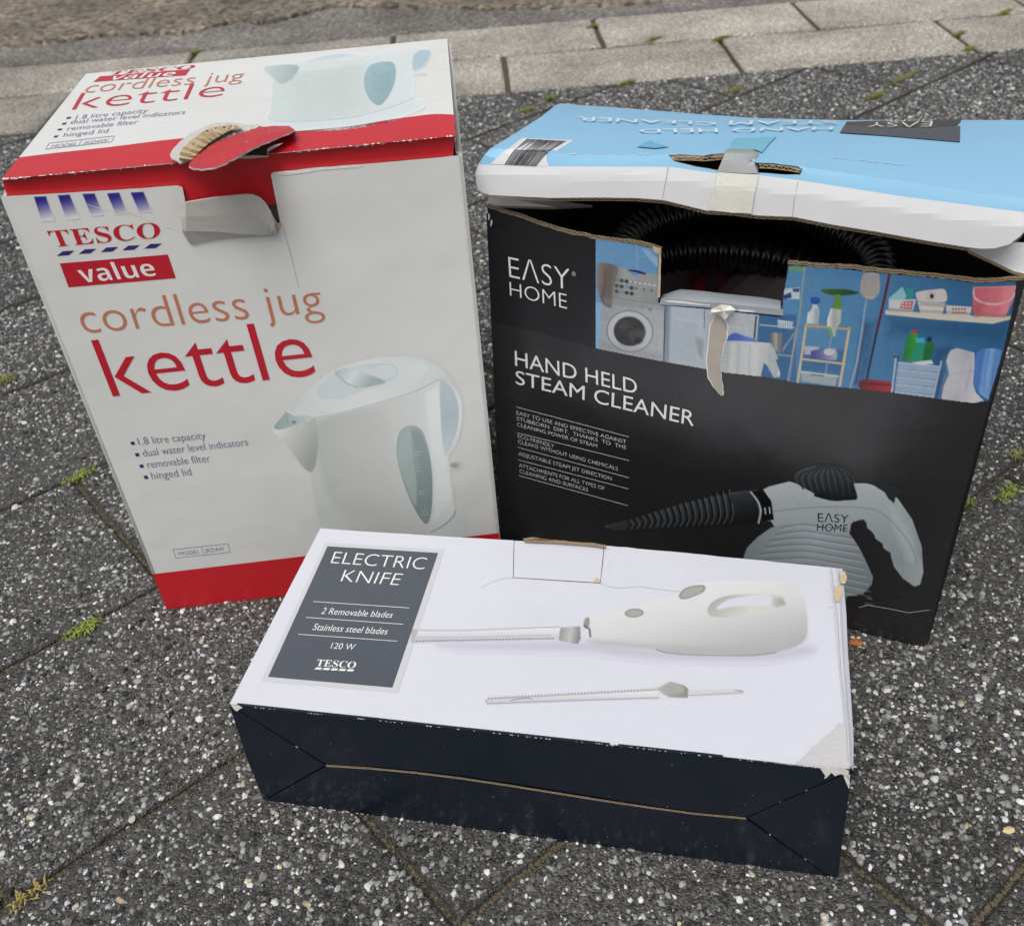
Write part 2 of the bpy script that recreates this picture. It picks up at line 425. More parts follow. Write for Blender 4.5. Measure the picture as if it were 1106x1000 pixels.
M['slab'] = gmat('dark_aggregate_concrete', 620, (0.060, 0.058, 0.053), (0.018, 0.017, 0.015), 0.6, 0.9)
M['block'] = gmat('beige_concrete_block', 420, (0.31, 0.29, 0.25), (0.15, 0.135, 0.115), 0.85, 0.7)
M['dirt'] = gmat('joint_sand', 900, (0.075, 0.064, 0.046), (0.024, 0.021, 0.016), 0.95, 1.0)
M['road'] = gmat('worn_brown_asphalt', 105, (0.20, 0.175, 0.135), (0.06, 0.052, 0.042), 0.85, 1.0, warm=(0.30, 0.20, 0.12))
M['mortar'] = gmat('grey_worn_mortar', 200, (0.15, 0.14, 0.125), (0.07, 0.065, 0.06), 0.9, 0.8)

gp = obj('ground', [(-30, -30, -0.0042), (30, -30, -0.0042), (30, 30, -0.0042), (-30, 30, -0.0042)], [(0, 1, 2, 3)], M['dirt'])
gp['kind'] = 'structure'
EDGE_Y = 3.088
def clip(poly, f):
    out = []
    for i in range(len(poly)):
        a, b = poly[i], poly[(i + 1) % len(poly)]; fa, fb = f(a), f(b)
        if fa >= 0: out.append(a)
        if (fa >= 0) != (fb >= 0):
            t = fa / (fa - fb); out.append((a[0] + (b[0] - a[0]) * t, a[1] + (b[1] - a[1]) * t))
    return out
def area(p): return abs(sum(p[i][0] * p[(i + 1) % len(p)][1] - p[(i + 1) % len(p)][0] * p[i][1] for i in range(len(p)))) / 2
def stone(name, poly, m, parent, z=0.0, depth=0.03, bev=0.0025, wob=0.0008, seg=0.03):
    """a paver: outline in metres, its rim softened and a little uneven"""
    pts = []
    for i in range(len(poly)):
        a, b = Vector(poly[i]), Vector(poly[(i + 1) % len(poly)]); n = max(1, int((b - a).length / seg))
        for k in range(n):
            p = a.lerp(b, k / n); q = 0 if k == 0 else 1
            d = (b - a).normalized(); pts.append(p + Vector((-d.y, d.x)) * random.uniform(-wob, wob) * q)
    c = sum(pts, Vector((0, 0))) / len(pts); n = len(pts)
    def ringp(inset, zz): return [(p.x - (p - c).normalized().x * inset, p.y - (p - c).normalized().y * inset, zz) for p in pts]
    tl = [random.uniform(-0.0003, 0.0003) for _ in range(3)]
    def T(r): return [(x, y, zz + tl[0] + tl[1] * (x - c.x) * 3 + tl[2] * (y - c.y) * 3) for x, y, zz in r]
    V = T(ringp(bev * 1.6, z)) + T(ringp(bev * 0.5, z - bev * 0.35)) + T(ringp(0, z - bev)) + ringp(0, z - depth)
    F = [tuple(range(n))]
    for k in range(3):
        for i in range(n):
            j = (i + 1) % n; F.append((k * n + i, (k + 1) * n + i, (k + 1) * n + j, k * n + j))
    return obj(name, V, F, m, parent)
pav = bpy.data.objects.new('pavement', None); COL.objects.link(pav); pav['kind'] = 'structure'
GAP = 0.0027
SLABS = []
for j in range(-3, 13):
    for i in range(-8, 12):
        if (i + j) % 2 == 0: continue        # slabs start at odd i + j
        s0, s1 = 0.264 + W_ * i, 0.264 + W_ * (i + 2); t0, t1 = 0.155 + W_ * j, 0.155 + W_ * (j + 1)
        g = GAP / S
        q = [slab_pt(s0 + g, t0 + g), slab_pt(s1 - g, t0 + g), slab_pt(s1 - g, t1 - g), slab_pt(s0 + g, t1 - g)]
        q = clip(q, lambda p: EDGE_Y - p[1]); 
        if len(q) < 3: continue
        q = clip(q, lambda p: p[1] - 0.12)
        if len(q) < 3 or area(q) < 0.004: continue
        cx = sum(p[0] for p in q) / len(q); cy = sum(p[1] for p in q) / len(q)
        if abs(cx) > 0.85 + 0.62 * cy: continue
        q = [(x * S, y * S) for x, y in q]
        stone('paving_slab', q, M['slab'], pav); SLABS.append(q)
for row, (ya, yb, x0) in enumerate([(3.098, 3.452, 0.083), (3.462, 3.80, 0.410)]):
    for k in range(-4, 4):
        xa, xb = x0 + 0.694 * k, x0 + 0.694 * (k + 1); g = 0.0085
        tilt = -0.008
        q = [(xa + g, ya + xa * tilt + .006), (xb - g, ya + xb * tilt + .006), (xb - g, yb + xb * tilt - .009), (xa + g, yb + xa * tilt - .009)]
        stone('edging_block', [(x * S, y * S) for x, y in q], M['block'], pav, z=0.001, bev=0.004, wob=0.0012)
# strip of old mortar, then the broken edge of the road
mo = stone('mortar_strip', [(x * S, y * S) for x, y in [(-3.2, 3.83), (3.2, 3.79), (3.2, 4.5), (-3.2, 4.5)]], M['mortar'], None, z=-0.002, wob=0.004)
mo['kind'] = 'structure'
edge = [(-3.4, 4.02), (-2.4, 4.06), (-1.75, 4.085), (-1.5, 4.09), (-1.38, 4.12), (-1.28, 4.10), (-1.15, 4.07), (-1.06, 4.06), (-0.95, 4.12), (-0.86, 4.16), (-0.78, 4.10), (-0.7, 4.13), (-0.6, 4.22), (-0.52, 4.25), (-0.3, 4.17), (0.1, 4.02), (0.5, 3.93), (1.2, 3.90), (2.2, 3.86), (3.6, 3.83)]
ed = smooth(edge, 8, closed=False); ed = [(x + random.uniform(-.012, .012), y + random.uniform(-.014, .014)) for x, y in ed]
V = []; F = []; n = len(ed)
for k, (dy, z) in enumerate([(0, -0.010), (0.008, 0.0035), (0.03, 0.006), (0.3, 0.007), (45, 0.008)]):
    V += [(x * S, (y + dy) * S, z + (random.uniform(-.001, .001) if k in (1, 2) else 0)) for x, y in ed]
for k in range(4):
    for i in range(n - 1): F.append((k * n + i, k * n + i + 1, (k + 1) * n + i + 1, (k + 1) * n + i))
rd = obj('road', V, F, M['road']); rd['kind'] = 'structure'

# pebbles bedded in the slabs
def hull_stone(i):
    r = random.Random(i); bm = bmesh.new()
    for k in range(20):
        a = r.uniform(0, 6.283); z = r.uniform(-1, 1); q = math.sqrt(1 - z * z)
        bm.verts.new((q * math.cos(a) * r.uniform(.88, 1.08), q * math.sin(a) * r.uniform(.74, .92), z * .7))
    bmesh.ops.convex_hull(bm, input=bm.verts)
    for v in [v for v in bm.verts if not v.link_faces]: bm.verts.remove(v)
    me = bpy.data.meshes.new('pebble_shape'); bm.to_mesh(me); bm.free(); return me
pm = bpy.data.materials.new('pebble'); pm.use_nodes = True; t = pm.node_tree; b = t.nodes['Principled BSDF']
at = t.nodes.new('ShaderNodeAttribute'); at.attribute_type = 'INSTANCER'; at.attribute_name = 'rnd'
cr = t.nodes.new('ShaderNodeValToRGB'); cr.color_ramp.interpolation = 'LINEAR'; e = cr.color_ramp.elements
stops = [(0, (0.016, 0.016, 0.018)), (0.26, (0.028, 0.027, 0.027)), (0.33, (0.10, 0.095, 0.085)), (0.62, (0.19, 0.19, 0.185)), (0.85, (0.33, 0.337, 0.335)), (0.94, (0.66, 0.67, 0.67)), (0.975, (0.56, 0.53, 0.46)), (0.99, (0.30, 0.23, 0.15)), (1, (0.60, 0.54, 0.38))]
e[0].position = stops[0][0]; e[0].color = (*stops[0][1], 1); e[1].position = 1; e[1].color = (*stops[-1][1], 1)
for p_, c_ in stops[1:-1]: q = e.new(p_); q.color = (*c_, 1)
t.links.new(at.outputs['Fac'], cr.inputs[0]); t.links.new(cr.outputs[0], b.inputs['Base Color'])
b.inputs['Roughness'].default_value = 0.42
pc = bpy.data.collections.new('pebble_shapes')
for i in range(7):
    me = hull_stone(i); me.materials.append(pm); pc.objects.link(bpy.data.objects.new('pebble_shape', me))
N = 310000
X = rng.uniform(-1.5, 1.6, N * 2); Y = rng.uniform(0.14, EDGE_Y * S, N * 2)
k = np.abs(X) < 0.22 + 0.60 * Y; X, Y = X[k], Y[k]
s_ = (X * CA + Y * SA) / S; t_ = (-X * SA + Y * CA) / S
jj = np.floor((t_ - 0.155) / W_); tt = (t_ - 0.155) / W_ - jj
ii = np.floor((s_ - 0.264) / W_); par = (ii + jj) % 2          # 1: first half of a slab, 0: second half
ss = (s_ - 0.264) / W_ - ii
mg = (GAP + 0.0016) / S / W_
inside = (tt > mg) & (tt < 1 - mg) & ~((par == 1) & (ss < mg)) & ~((par == 0) & (ss > 1 - mg)) & (Y < EDGE_Y * S - 0.003)
loose = rng.random(len(X)) < 0.10
dens = 0.80 + 0.28 * np.sin(ii * 2.3 + jj * 5.1) * 0.5 + 0.16 * np.sin(X * 23 + 3) * np.sin(Y * 19)
keep = (inside & (rng.random(len(X)) < dens)) | loose
X, Y, inside = X[keep], Y[keep], inside[keep]
n = len(X)
size = np.clip(rng.lognormal(math.log(0.00135), 0.40, n), 0.0008, 0.0036)
size[~inside] *= 0.6
zz = np.where(inside, -size * rng.uniform(-0.05, 0.35, n), -0.004)
me = bpy.data.meshes.new('pebbles'); me.vertices.add(n)
me.vertices.foreach_set('co', np.stack([X, Y, zz], 1).ravel().astype(np.float32))
def fattr(nm, typ, data, key):
    a = me.attributes.new(nm, typ, 'POINT'); a.data.foreach_set(key, data.ravel())
fattr('rnd', 'FLOAT', rng.random(n).astype(np.float32), 'value')
fattr('vid', 'INT', rng.integers(0, 7, n).astype(np.int32), 'value')
fattr('scl', 'FLOAT_VECTOR', (size[:, None] * rng.uniform(.75, 1.25, (n, 3))).astype(np.float32), 'vector')
fattr('rot', 'FLOAT_VECTOR', np.stack([rng.uniform(-.5, .5, n), rng.uniform(-.5, .5, n), rng.uniform(0, 6.28, n)], 1).astype(np.float32), 'vector')
po = bpy.data.objects.new('pebbles', me); COL.objects.link(po)
tag(po, 'white, grey and black pebbles bedded in the dark paving slabs', 'pebbles', kind='stuff')
ng = bpy.data.node_groups.new('scatter_pebbles', 'GeometryNodeTree')
ng.interface.new_socket('Geometry', in_out='INPUT', socket_type='NodeSocketGeometry'); ng.interface.new_socket('Geometry', in_out='OUTPUT', socket_type='NodeSocketGeometry')
gi = ng.nodes.new('NodeGroupInput'); go = ng.nodes.new('NodeGroupOutput')
iop = ng.nodes.new('GeometryNodeInstanceOnPoints'); ci = ng.nodes.new('GeometryNodeCollectionInfo')
ci.inputs['Collection'].default_value = pc; ci.inputs['Separate Children'].default_value = True; ci.inputs['Reset Children'].default_value = True
def na(nm, ty):
    q = ng.nodes.new('GeometryNodeInputNamedAttribute'); q.data_type = ty; q.inputs['Name'].default_value = nm; return q.outputs['Attribute']
ng.links.new(gi.outputs[0], iop.inputs['Points']); ng.links.new(ci.outputs[0], iop.inputs['Instance'])
iop.inputs['Pick Instance'].default_value = True
ng.links.new(na('vid', 'INT'), iop.inputs['Instance Index'])
er = ng.nodes.new('FunctionNodeEulerToRotation'); ng.links.new(na('rot', 'FLOAT_VECTOR'), er.inputs[0]); ng.links.new(er.outputs[0], iop.inputs['Rotation'])
ng.links.new(na('scl', 'FLOAT_VECTOR'), iop.inputs['Scale']); ng.links.new(iop.outputs[0], go.inputs[0])
md = po.modifiers.new('scatter', 'NODES'); md.node_group = ng

# ================================================================== THE KETTLE BOX
def jag(pts, a, k=5):
    """a torn version of a polyline: points in between, shaken"""
    out = []
    for (p, q) in zip(pts[:-1], pts[1:]):
        n = max(1, int(math.hypot(q[0] - p[0], q[1] - p[1]) / k))
        for i in range(n):
            f = 0 if i == 0 else a
            out.append((p[0] + (q[0] - p[0]) * i / n + random.uniform(-f, f), p[1] + (q[1] - p[1]) * i / n + random.uniform(-f, f)))
    out.append(pts[-1]); return out
U = S
UP = Vector((0, 0, 1))
k0, k1 = on_z((180, 658)), on_z((543, 616.5))
KF = Plane(k0, (k1 - k0).cross(UP))
kTL, kTR = KF.at((0.5, 194)), KF.at((492, 147))
KL = Plane(kTL, (kTR - kTL).cross(Vector((-KF.n.x, -KF.n.y, 0))))
kBL, kBR = KL.at((93, 80)), KL.at((483, 42))
kb = thing('kettle_box', 'white and red cardboard kettle box standing upright with a torn lid', 'cardboard box', ((k0 + k1) / 2 + Vector((0, .07, 0))))
T = 0.0024
side3 = [M['paper'], M['paper_in'], M['paper_in']]
def g0(p): return Vector((p.x, p.y, 0.0005))
k0g, k1g = g0(k0), g0(k1)
# front panel with the slot cut for the tongue
kout = [(180, 658), (0.5, 213)] + jag([(0.5, 212.5), (60, 209), (130, 205), (192, 200.5)], .25, 9)[1:] + [(197, 202.5), (199, 212), (201, 222.5), (289, 221.5), (290.5, 226), (299.5, 241.5), (302.5, 240), (299, 222), (292.5, 188.5), (296, 186)] + jag([(297, 186), (350, 180.5), (400, 176.8), (450, 172.5), (495.5, 168)], .3, 9) + [(543, 616.5)]
kfp = panel('front_panel', KF, kout, T, [M['paper'], M['paper_in'], M['kraft_dark']], kb, edgecls=lambda a, b: 0 if abs(a[1] - b[1]) > 100 else 1)
kll = panel('lid_lip', KF, [(2.5, 195.2), (491, 148.2), (488, 190), (440, 200), (299.5, 221), (260, 226), (120, 226), (12, 226)], 0.002, [M['red'], M['kraft'], M['paper_in']], kb, off=-0.0028)
# lid
klo = [(1, 194.5)] + [(93, 80), (483, 42), (492, 147.5)] + jag([(492, 147.5), (320, 164), (180, 177.5), (1, 194.5)], 0.12, 20)[1:-1]
klid = panel('lid', KL, klo, T, [M['paper'], M['paper_in'], M['kraft_dark']], kb)
# sides, back, bottom
kn = -KF.n
def wall(name, a, b, c, d, parent, mats, inward):
    return sheet(name, [a, b, c, d], inward * T, mats, parent)
e_k = (k1 - k0).normalized()
wall('left_side', k0g, g0(kBL), kBL - UP * .003, KF.at((0.5, 212)) - UP * .001, kb, side3, e_k)
kTRf = KF.at((495.5, 169))
rs = wall('right_side', k1g + e_k * .0004, g0(kBR) + e_k * .0004, kBR - UP * .003 + e_k * .0022, kTRf + e_k * .0022, kb, side3, -e_k)
wall('back_panel', g0(kBL) + e_k * T, g0(kBR) - e_k * T, kBR - e_k * T - UP * .003, kBL + e_k * T - UP * .003, kb, side3, KF.n)
sheet('bottom_panel', [k0g + e_k * .004 - KF.n * .004, k1g - e_k * .004 - KF.n * .004, g0(kBR) - e_k * .004 + KF.n * .004, g0(kBL) + e_k * .004 + KF.n * .004], UP * T, side3, kb)
# blue checks on the right side near the top
RS = Plane(rs.data.vertices[0].co.copy(), (k1 - k0))
a_, b_ = kTRf + e_k * .0026, kBR - UP * .003 + e_k * .0026
V = []; F = []
for i in range(7):
    for jx in range(2):
        f0 = 0.02 + (i + .5 * jx) * .05; P0 = a_.lerp(b_, f0); P1 = a_.lerp(b_, f0 + .025)
        q = len(V); h0 = -UP * (.002 + .006 * jx); h1 = h0 - UP * .006
        V += [P0 + h0, P1 + h0, P1 + h1, P0 + h1]; F.append((q, q + 1, q + 2, q + 3))
obj('checked_print', [v + UP * .012 for v in V], F, M['navytext'], rs)
# scuffed line of bared card along the lid's fold, in pieces
bits = []
for x in np.arange(2, 488, 3.0):
    dens = 0.95 if x < 25 else (0.5 if x < 120 else (0.25 if x < 300 else (0.45 if x < 480 else 1)))
    if random.random() < dens and not (185 < x < 315):
        y = 194.3 - (x - 0.5) * 47.0 / 491.5; l = random.uniform(1.2, 4.5); h = random.uniform(.5, 1.5) * (1.8 if x < 14 or x > 470 else 1)
        bits.append([(x, y - h * .3), (x + l * .4, y - h), (x + l, y - .1 - l * .09), (x + l * .6, y + .2)])
decal('scuffed_fold', KL, bits, M['worn'], klid, .0004)
decal('scuffed_edge', KF, [[(x - .5, y + .3), (x + 2, y - .2), (x + 3, y + random.uniform(.8, 2)), (x + 1, y + random.uniform(1, 2.2))] for x, y in [(3 + 7 * i + random.uniform(-3, 3), 0) for i in range(68)] for y in [194.4 - x * 47 / 491.5] if random.random() < .35 and not 185 < x < 315], M['worn'], kll, -.0024)
# red band, bottom and on the lid
decal('red_band', KF, [[(164.6, 620), (180, 658), (543, 616.5), (538.8, 575.5)]], M['red'], kfp, .0002)
lt = smooth([(20.5, 170.2), (60, 165.3), (120, 158.8), (192, 150), (260, 145.5), (324, 141.6), (378, 136.5), (421, 129.5), (450, 125.5), (470, 123.4), (490.5, 124)], 3, closed=False)
decal('red_band', KL, [lt + [(492, 147.3), (250, 170), (1, 194.3)]], M['red'], klid, .0002)
# stripes that fade downwards
st = Pic((30, 196, 170, 245), .8, (203, 203, 197)); st.reg(0, 30, 3.3333)
for a, b, c, d in [((122, 609), (165, 607), (195, 695), (150, 697)), ((208, 604), (250, 601), (286, 688), (238, 690)), ((297, 599), (340, 597), (371, 674), (328, 677)), ((385, 597), (429, 594), (457, 668), (416, 671)), ((470, 594), (516, 591), (546, 662), (502, 666))]:
    st.poly([a, b, c, d], grad(((a[0]), a[1] + 20), (38, 34, 120), (a[0] + 18, a[1] + 88), (200, 200, 200)))
st.build('faded_stripes', KF, 1.22, kfp, grain=.5, cut=.3)
# lettering on the front
SER = '𝐓𝐄𝐒𝐂𝐎'
text('brand_lettering', KF, [(SER, -.004, (58.5, 267), (173.5, 256.7), (50.4, 249.5), (171.8, 240))], M['redtext'], kfp)
decal('dashes', KF, [R(0, 30, 3.3333, [(x, y), (x + 42, y - 2.2), (x + 64, y - 19), (x + 22, y - 17)]) for x, y in [(204, 822), (283, 815), (362, 808.5), (440, 802), (519, 796)]], M['navytext'], kfp)
decal('price_banner', KF, [R(0, 30, 3.3333, [(215, 849), (604, 817), (633, 902), (247, 935)])], M['redtext'], kfp)
text('price_banner_lettering', KF, [('𝘃𝗮𝗹𝘂𝗲', -.006, R(0, 30, 3.3333, [(298, 919)])[0], R(0, 30, 3.3333, [(566, 893)])[0], R(0, 30, 3.3333, [(268, 856)])[0], R(0, 30, 3.3333, [(540, 832)])[0])], M['whiteink'], kfp, .00045)
a3 = lambda x, y: (60 + x / 3.57, 280 + y / 3.57)
text('title_lettering', KF, [('cordless jug', -.012, a3(112, 288), a3(1036, 205), a3(68, 168), a3(1010, 88), 'l')], M['copper'], kfp)
text('product_lettering', KF, [('kettle', -.006, a3(222, 531), a3(1008, 448), a3(136, 313), a3(952, 229))], M['redtext'], kfp)
L4 = [('1.8 litre capacity', 322, 716, 581, 692, 15), ('dual water level indicators', 340, 761, 744, 717, 16), ('removable filter', 357, 805, 599, 780, 16), ('hinged lid', 373, 848, 526, 832, 16)]
text('feature_list', KF, [(s, -.008, a3(x0, y0), a3(x1, y1), a3(x0 - 9, y0 - 27), a3(x1 - 9, y1 - 27), 'l') for s, x0, y0, x1, y1, h in L4], M['greyblue'], kfp)
decal('list_bullet', KF, [[a3(x, y), a3(x + 15, y - 1.5), a3(x + 19, y + 11), a3(x + 5, y + 13)] for x, y in [(288, 704), (305, 748), (322, 792), (339, 835)]], M['navytext'], kfp)
mq = lambda x, y: (180 + x / 13.825, 570 + y / 13.825)
decal('model_frame', KF, sum([stroke([mq(*p) for p in l], .45) for l in ([(92, 325), (912, 236), (948, 364), (140, 452), (92, 325)], [(514, 282), (556, 404)])], []), M['greyblue'], kfp)
text('model_lettering', KF, [('MODEL', -.012, mq(190, 414), mq(498, 382), mq(165, 362), mq(480, 330)), ('JKD4W', -.012, mq(580, 370), mq(862, 338), mq(560, 312), mq(845, 282))], M['greyblue'], kfp)
# the kettle printed on the front
kp = Pic((288, 380, 512, 606), .8, (196, 196, 189)); kp.reg(270, 360, 3.124)
kp.poly([(215, 285), (420, 245), (640, 158), (660, 300), (668, 420), (678, 520), (692, 605), (640, 655), (610, 672), (615, 760), (250, 760), (238, 650), (215, 560), (203, 470), (205, 380)], grad3((200, 450), (176, 186, 180), (186, 190, 184), (690, 400), (200, 212, 211)), sm=False)
kp.poly([(230, 300), (420, 262), (470, 300), (500, 480), (560, 640), (480, 640), (300, 600), (232, 430)], grad3((230, 380), (158, 166, 158), (176, 180, 172), (540, 420), (186, 194, 190)), sm=True, op=.75, soft=9)
kp.poly([(590, 200), (640, 180), (655, 320), (665, 440), (680, 560), (620, 640), (625, 480), (600, 320)], (210, 222, 222), soft=6, op=.7)
kp.poly([(150, 262), (210, 180), (300, 118), (430, 84), (540, 80), (610, 95), (655, 135), (640, 160), (540, 205), (400, 246), (290, 275), (215, 287), (165, 280)], grad3((160, 250), (190, 204, 202), (206, 215, 212), (640, 120), (188, 203, 203)), sm=True)
kp.poly([(225, 205), (285, 135), (400, 100), (520, 95), (600, 110), (560, 160), (420, 185), (300, 222)], grad((230, 200), (183, 200, 202), (600, 120), (200, 212, 211)), sm=True, soft=2)
kp.line(smooth([(640, 155), (540, 202), (400, 243), (290, 272), (215, 285)], 4, False), 2.2, (120, 135, 133), op=.7)
kp.line(smooth([(400, 112), (470, 104), (497, 125), (485, 150), (440, 162)], 4, False), 1.6, (140, 156, 156), op=.7)
kp.poly([(286, 132), (305, 123), (330, 120), (455, 160), (420, 176), (362, 184), (318, 160)], grad3((290, 120), (150, 180, 187), (205, 216, 216), (390, 190), (140, 168, 174)), sm=True)
kp.line([(288, 134), (325, 168), (362, 184)], 2.5, (95, 130, 138), op=.7)
kp.poly([(75, 325), (100, 290), (122, 262), (160, 275), (215, 286), (228, 330), (228, 400), (218, 455), (203, 468), (180, 452), (148, 410), (115, 365)], grad3((95, 330), (206, 211, 204), (172, 178, 169), (228, 400), (138, 146, 138)), sm=True)
kp.poly([(80, 318), (102, 288), (122, 266), (150, 278), (208, 288), (160, 308), (105, 324)], grad((90, 300), (120, 160, 156), (200, 295), (172, 196, 192)), sm=True)
kp.line([(120, 264), (128, 305)], 2, (80, 120, 120), op=.8); kp.ell(148, 300, 8, 5, (90, 125, 122))
kp.poly([(640, 158), (668, 165), (695, 190), (712, 230), (716, 275), (708, 340), (690, 390), (666, 415), (655, 400), (648, 280)], grad((640, 300), (178, 196, 203), (716, 300), (205, 213, 213)), sm=True)
kp.poly([(642, 165), (668, 172), (692, 205), (704, 260), (698, 330), (680, 375), (658, 402), (646, 330)], grad3((645, 180), (158, 184, 196), (150, 178, 190), (680, 390), (176, 196, 203)), sm=True)
kp.line(smooth([(585, 84), (640, 110), (690, 160), (716, 230), (712, 320), (690, 385), (668, 415)], 4, False), 1.5, (150, 160, 160), op=.6)
kp.ell(694, 444, 20, 13, (176, 180, 176)); kp.ell(690, 446, 13, 7, (140, 146, 143))
kp.poly([(497, 360), (510, 325), (545, 311), (578, 325), (598, 375), (611, 440), (616, 520), (612, 600), (598, 642), (575, 625), (540, 560), (510, 480), (495, 410)], grad((500, 400), (134, 163, 160), (610, 500), (104, 134, 135)), sm=True)
kp.poly([(505, 370), (520, 335), (540, 320), (548, 400), (560, 480), (563, 560), (556, 580), (530, 525), (508, 460), (499, 410)], (146, 172, 168), sm=True, op=.8, soft=2)
kp.poly([(545, 330), (575, 335), (596, 400), (604, 480), (600, 560), (590, 600), (578, 560), (575, 470), (560, 400)], (112, 138, 138), sm=True, op=.7, soft=3)
for y, w_ in ((400, 26), (412, 14), (455, 10), (465, 12), (535, 12), (543, 14), (600, 20), (612, 22)):
    kp.line([(556 + (y - 400) * .11, y), (556 + w_ + (y - 400) * .11, y - 2)], 2.6, (168, 186, 184), op=.8)
kp.poly([(612, 670), (650, 650), (694, 602), (716, 618), (730, 655), (728, 690), (610, 700)], grad((620, 690), (196, 208, 206), (725, 630), (182, 196, 195)), sm=False)
kp.line(smooth([(612, 670), (650, 650), (680, 625), (694, 600)], 4, False), 2.5, (60, 72, 74), op=.8)
kp.build('kettle_picture', KF, 1.22, kfp, desat=.45, fade=((196, 197, 192), .12), grain=1.4)
# lid printing
text('brand_lettering', KL, [(SER, -.004, (116, 81.2), (208, 74.2), (122, 77.5), (213, 70))], M['redtext'], klid)
decal('price_banner', KL, [R(0, 30, 3.3333, [(335, 196), (360, 176), (686, 150), (668, 172)])], M['redtext'], klid)
text('price_banner_lettering', KL, [('𝘃𝗮𝗹𝘂𝗲', -.006, (116.5, 87), (187, 82), (125, 81.2), (193, 76.2))], M['whiteink'], klid, .00045)
b1 = lambda x, y: (x / 3.3333, 30 + y / 3.3333)
text('title_lettering', KL, [('cordless jug', -.012, b1(298, 236), b1(872, 190), b1(330, 196), b1(886, 152), 'l')], M['copper'], klid)
text('product_lettering', KL, [('kettle', -.015, b1(257, 297), b1(800, 246), b1(293, 236), b1(822, 192))], M['redtext'], klid)
L5 = [('1.8 litre capacity', 270, 331, 528, 305), ('dual water level indicators', 252, 347, 664, 311), ('removable filter', 240, 371, 494, 346), ('hinged lid', 226, 394, 386, 378)]
text('feature_list', KL, [(s, -.008, b1(x0, y0), b1(x1, y1), b1(x0 + 8, y0 - 15), b1(x1 + 8, y1 - 15), 'l') for s, x0, y0, x1, y1 in L5], M['greyblue'], klid)
decal('list_bullet', KL, [[b1(x, y), b1(x + 15, y - 1.5), b1(x + 19, y - 8), b1(x + 4, y - 7)] for x, y in [(238, 329), (222, 350), (206, 371), (192, 396)]], M['navytext'], klid)
decal('model_frame', KL, sum([stroke([b1(*p) for p in l], .45) for l in ([(178, 416), (412, 390), (402, 411), (163, 438), (178, 416)], [(294, 403), (284, 424)])], []), M['greyblue'], klid)
text('model_lettering', KL, [('MODEL', -.012, b1(180, 434), b1(272, 424), b1(192, 422), b1(284, 412)), ('JKD4W', -.012, b1(296, 421), b1(384, 411), b1(306, 409), b1(394, 399))], M['greyblue'], klid)
kq = Pic((283, 44, 484, 143), .8, (228, 232, 231)); kq.reg(270, 30, 3.704)
kq.poly([(60, 160), (180, 140), (400, 118), (640, 92), (700, 90), (700, 120), (640, 150), (300, 170), (120, 185)], (212, 222, 221), soft=8, op=.7)
kq.poly([(70, 375), (75, 345), (640, 290), (692, 292), (690, 318), (560, 372), (420, 396), (200, 413), (100, 400)], (212, 224, 225), soft=4, op=.9)
kq.poly([(95, 190), (640, 128), (658, 170), (652, 282), (560, 318), (430, 348), (300, 366), (150, 374), (78, 364), (82, 330)], grad3((90, 250), (204, 219, 214), (203, 216, 211), (655, 220), (217, 227, 227)), soft=2)
kq.poly([(150, 190), (430, 150), (440, 330), (200, 360)], (192, 207, 200), soft=30, op=.5)
kq.poly([(300, 115), (360, 106), (410, 110), (330, 124), (230, 136)], (182, 208, 218), soft=3, op=.8, sm=True)
kq.poly([(55, 163), (120, 150), (194, 154), (176, 196), (150, 218), (128, 226), (104, 212)], grad((70, 160), (196, 208, 206), (190, 190), (160, 180, 178)), sm=True)
kq.line(smooth([(72, 357), (95, 372), (200, 376), (400, 360), (560, 320), (655, 282)], 4, False), 2, (120, 160, 168), op=.75)
kq.poly([(456, 220), (462, 180), (485, 150), (530, 137), (570, 140), (583, 165), (580, 215), (560, 265), (535, 300), (512, 312), (485, 295), (464, 260)], grad((460, 180), (150, 188, 194), (580, 280), (132, 172, 182)), sm=True)
for q in range(9): kq.ell(500 + (q % 3) * 26, 190 + (q // 3) * 26 + 6 * (q % 2), 9, 9, (118, 160, 168), op=.35, soft=4)
kq.poly([(650, 140), (656, 112), (680, 92), (716, 92), (722, 110), (700, 148), (664, 172), (652, 168)], (168, 200, 212), sm=True)
kq.line([(655, 190), (704, 184)], 4, (178, 190, 190), op=.8)
kq.build('kettle_picture', KL, .88, klid, desat=.25, grain=1.4)
# tongue bent out of the front panel
tp = R(160, 110, 5.8833, [(213, 655), (240, 640), (420, 612), (620, 592), (665, 596), (710, 615), (750, 655), (780, 710), (800, 780), (818, 850)])
V = []; F = []
top_o = [.006, .009, .011, .012, .012, .012, .0115, .011, .0095, .006]
low = R(160, 110, 5.8833, [(215, 815), (240, 822), (420, 826), (560, 838), (620, 842), (665, 843), (705, 846), (745, 848), (780, 849), (816, 851)])
bot = R(160, 110, 5.8833, [(228, 850), (264, 905), (420, 876), (560, 866), (620, 862), (665, 860), (705, 858), (745, 856), (780, 854), (817, 853)])
n = len(tp)
for i in range(n):
    V.append(KF.at(tp[i], top_o[i]))
for i in range(n):
    a, b = tp[i], low[i]; V.append(KF.at(((a[0] + b[0]) / 2, (a[1] + b[1]) / 2), top_o[i] * .55 + .0028))
for i in range(n): V.append(KF.at(low[i], .0058 - .003 * (i / n) ** 3))
for i in range(n): V.append(KF.at(bot[i], .0016))
for r_ in range(3):
    for i in range(n - 1): F.append((r_ * n + i, r_ * n + i + 1, (r_ + 1) * n + i + 1, (r_ + 1) * n + i))
tt_ = obj('tuck_tongue', V, F, [M['paper_in'], M['kraft']], kb, smooth=False)
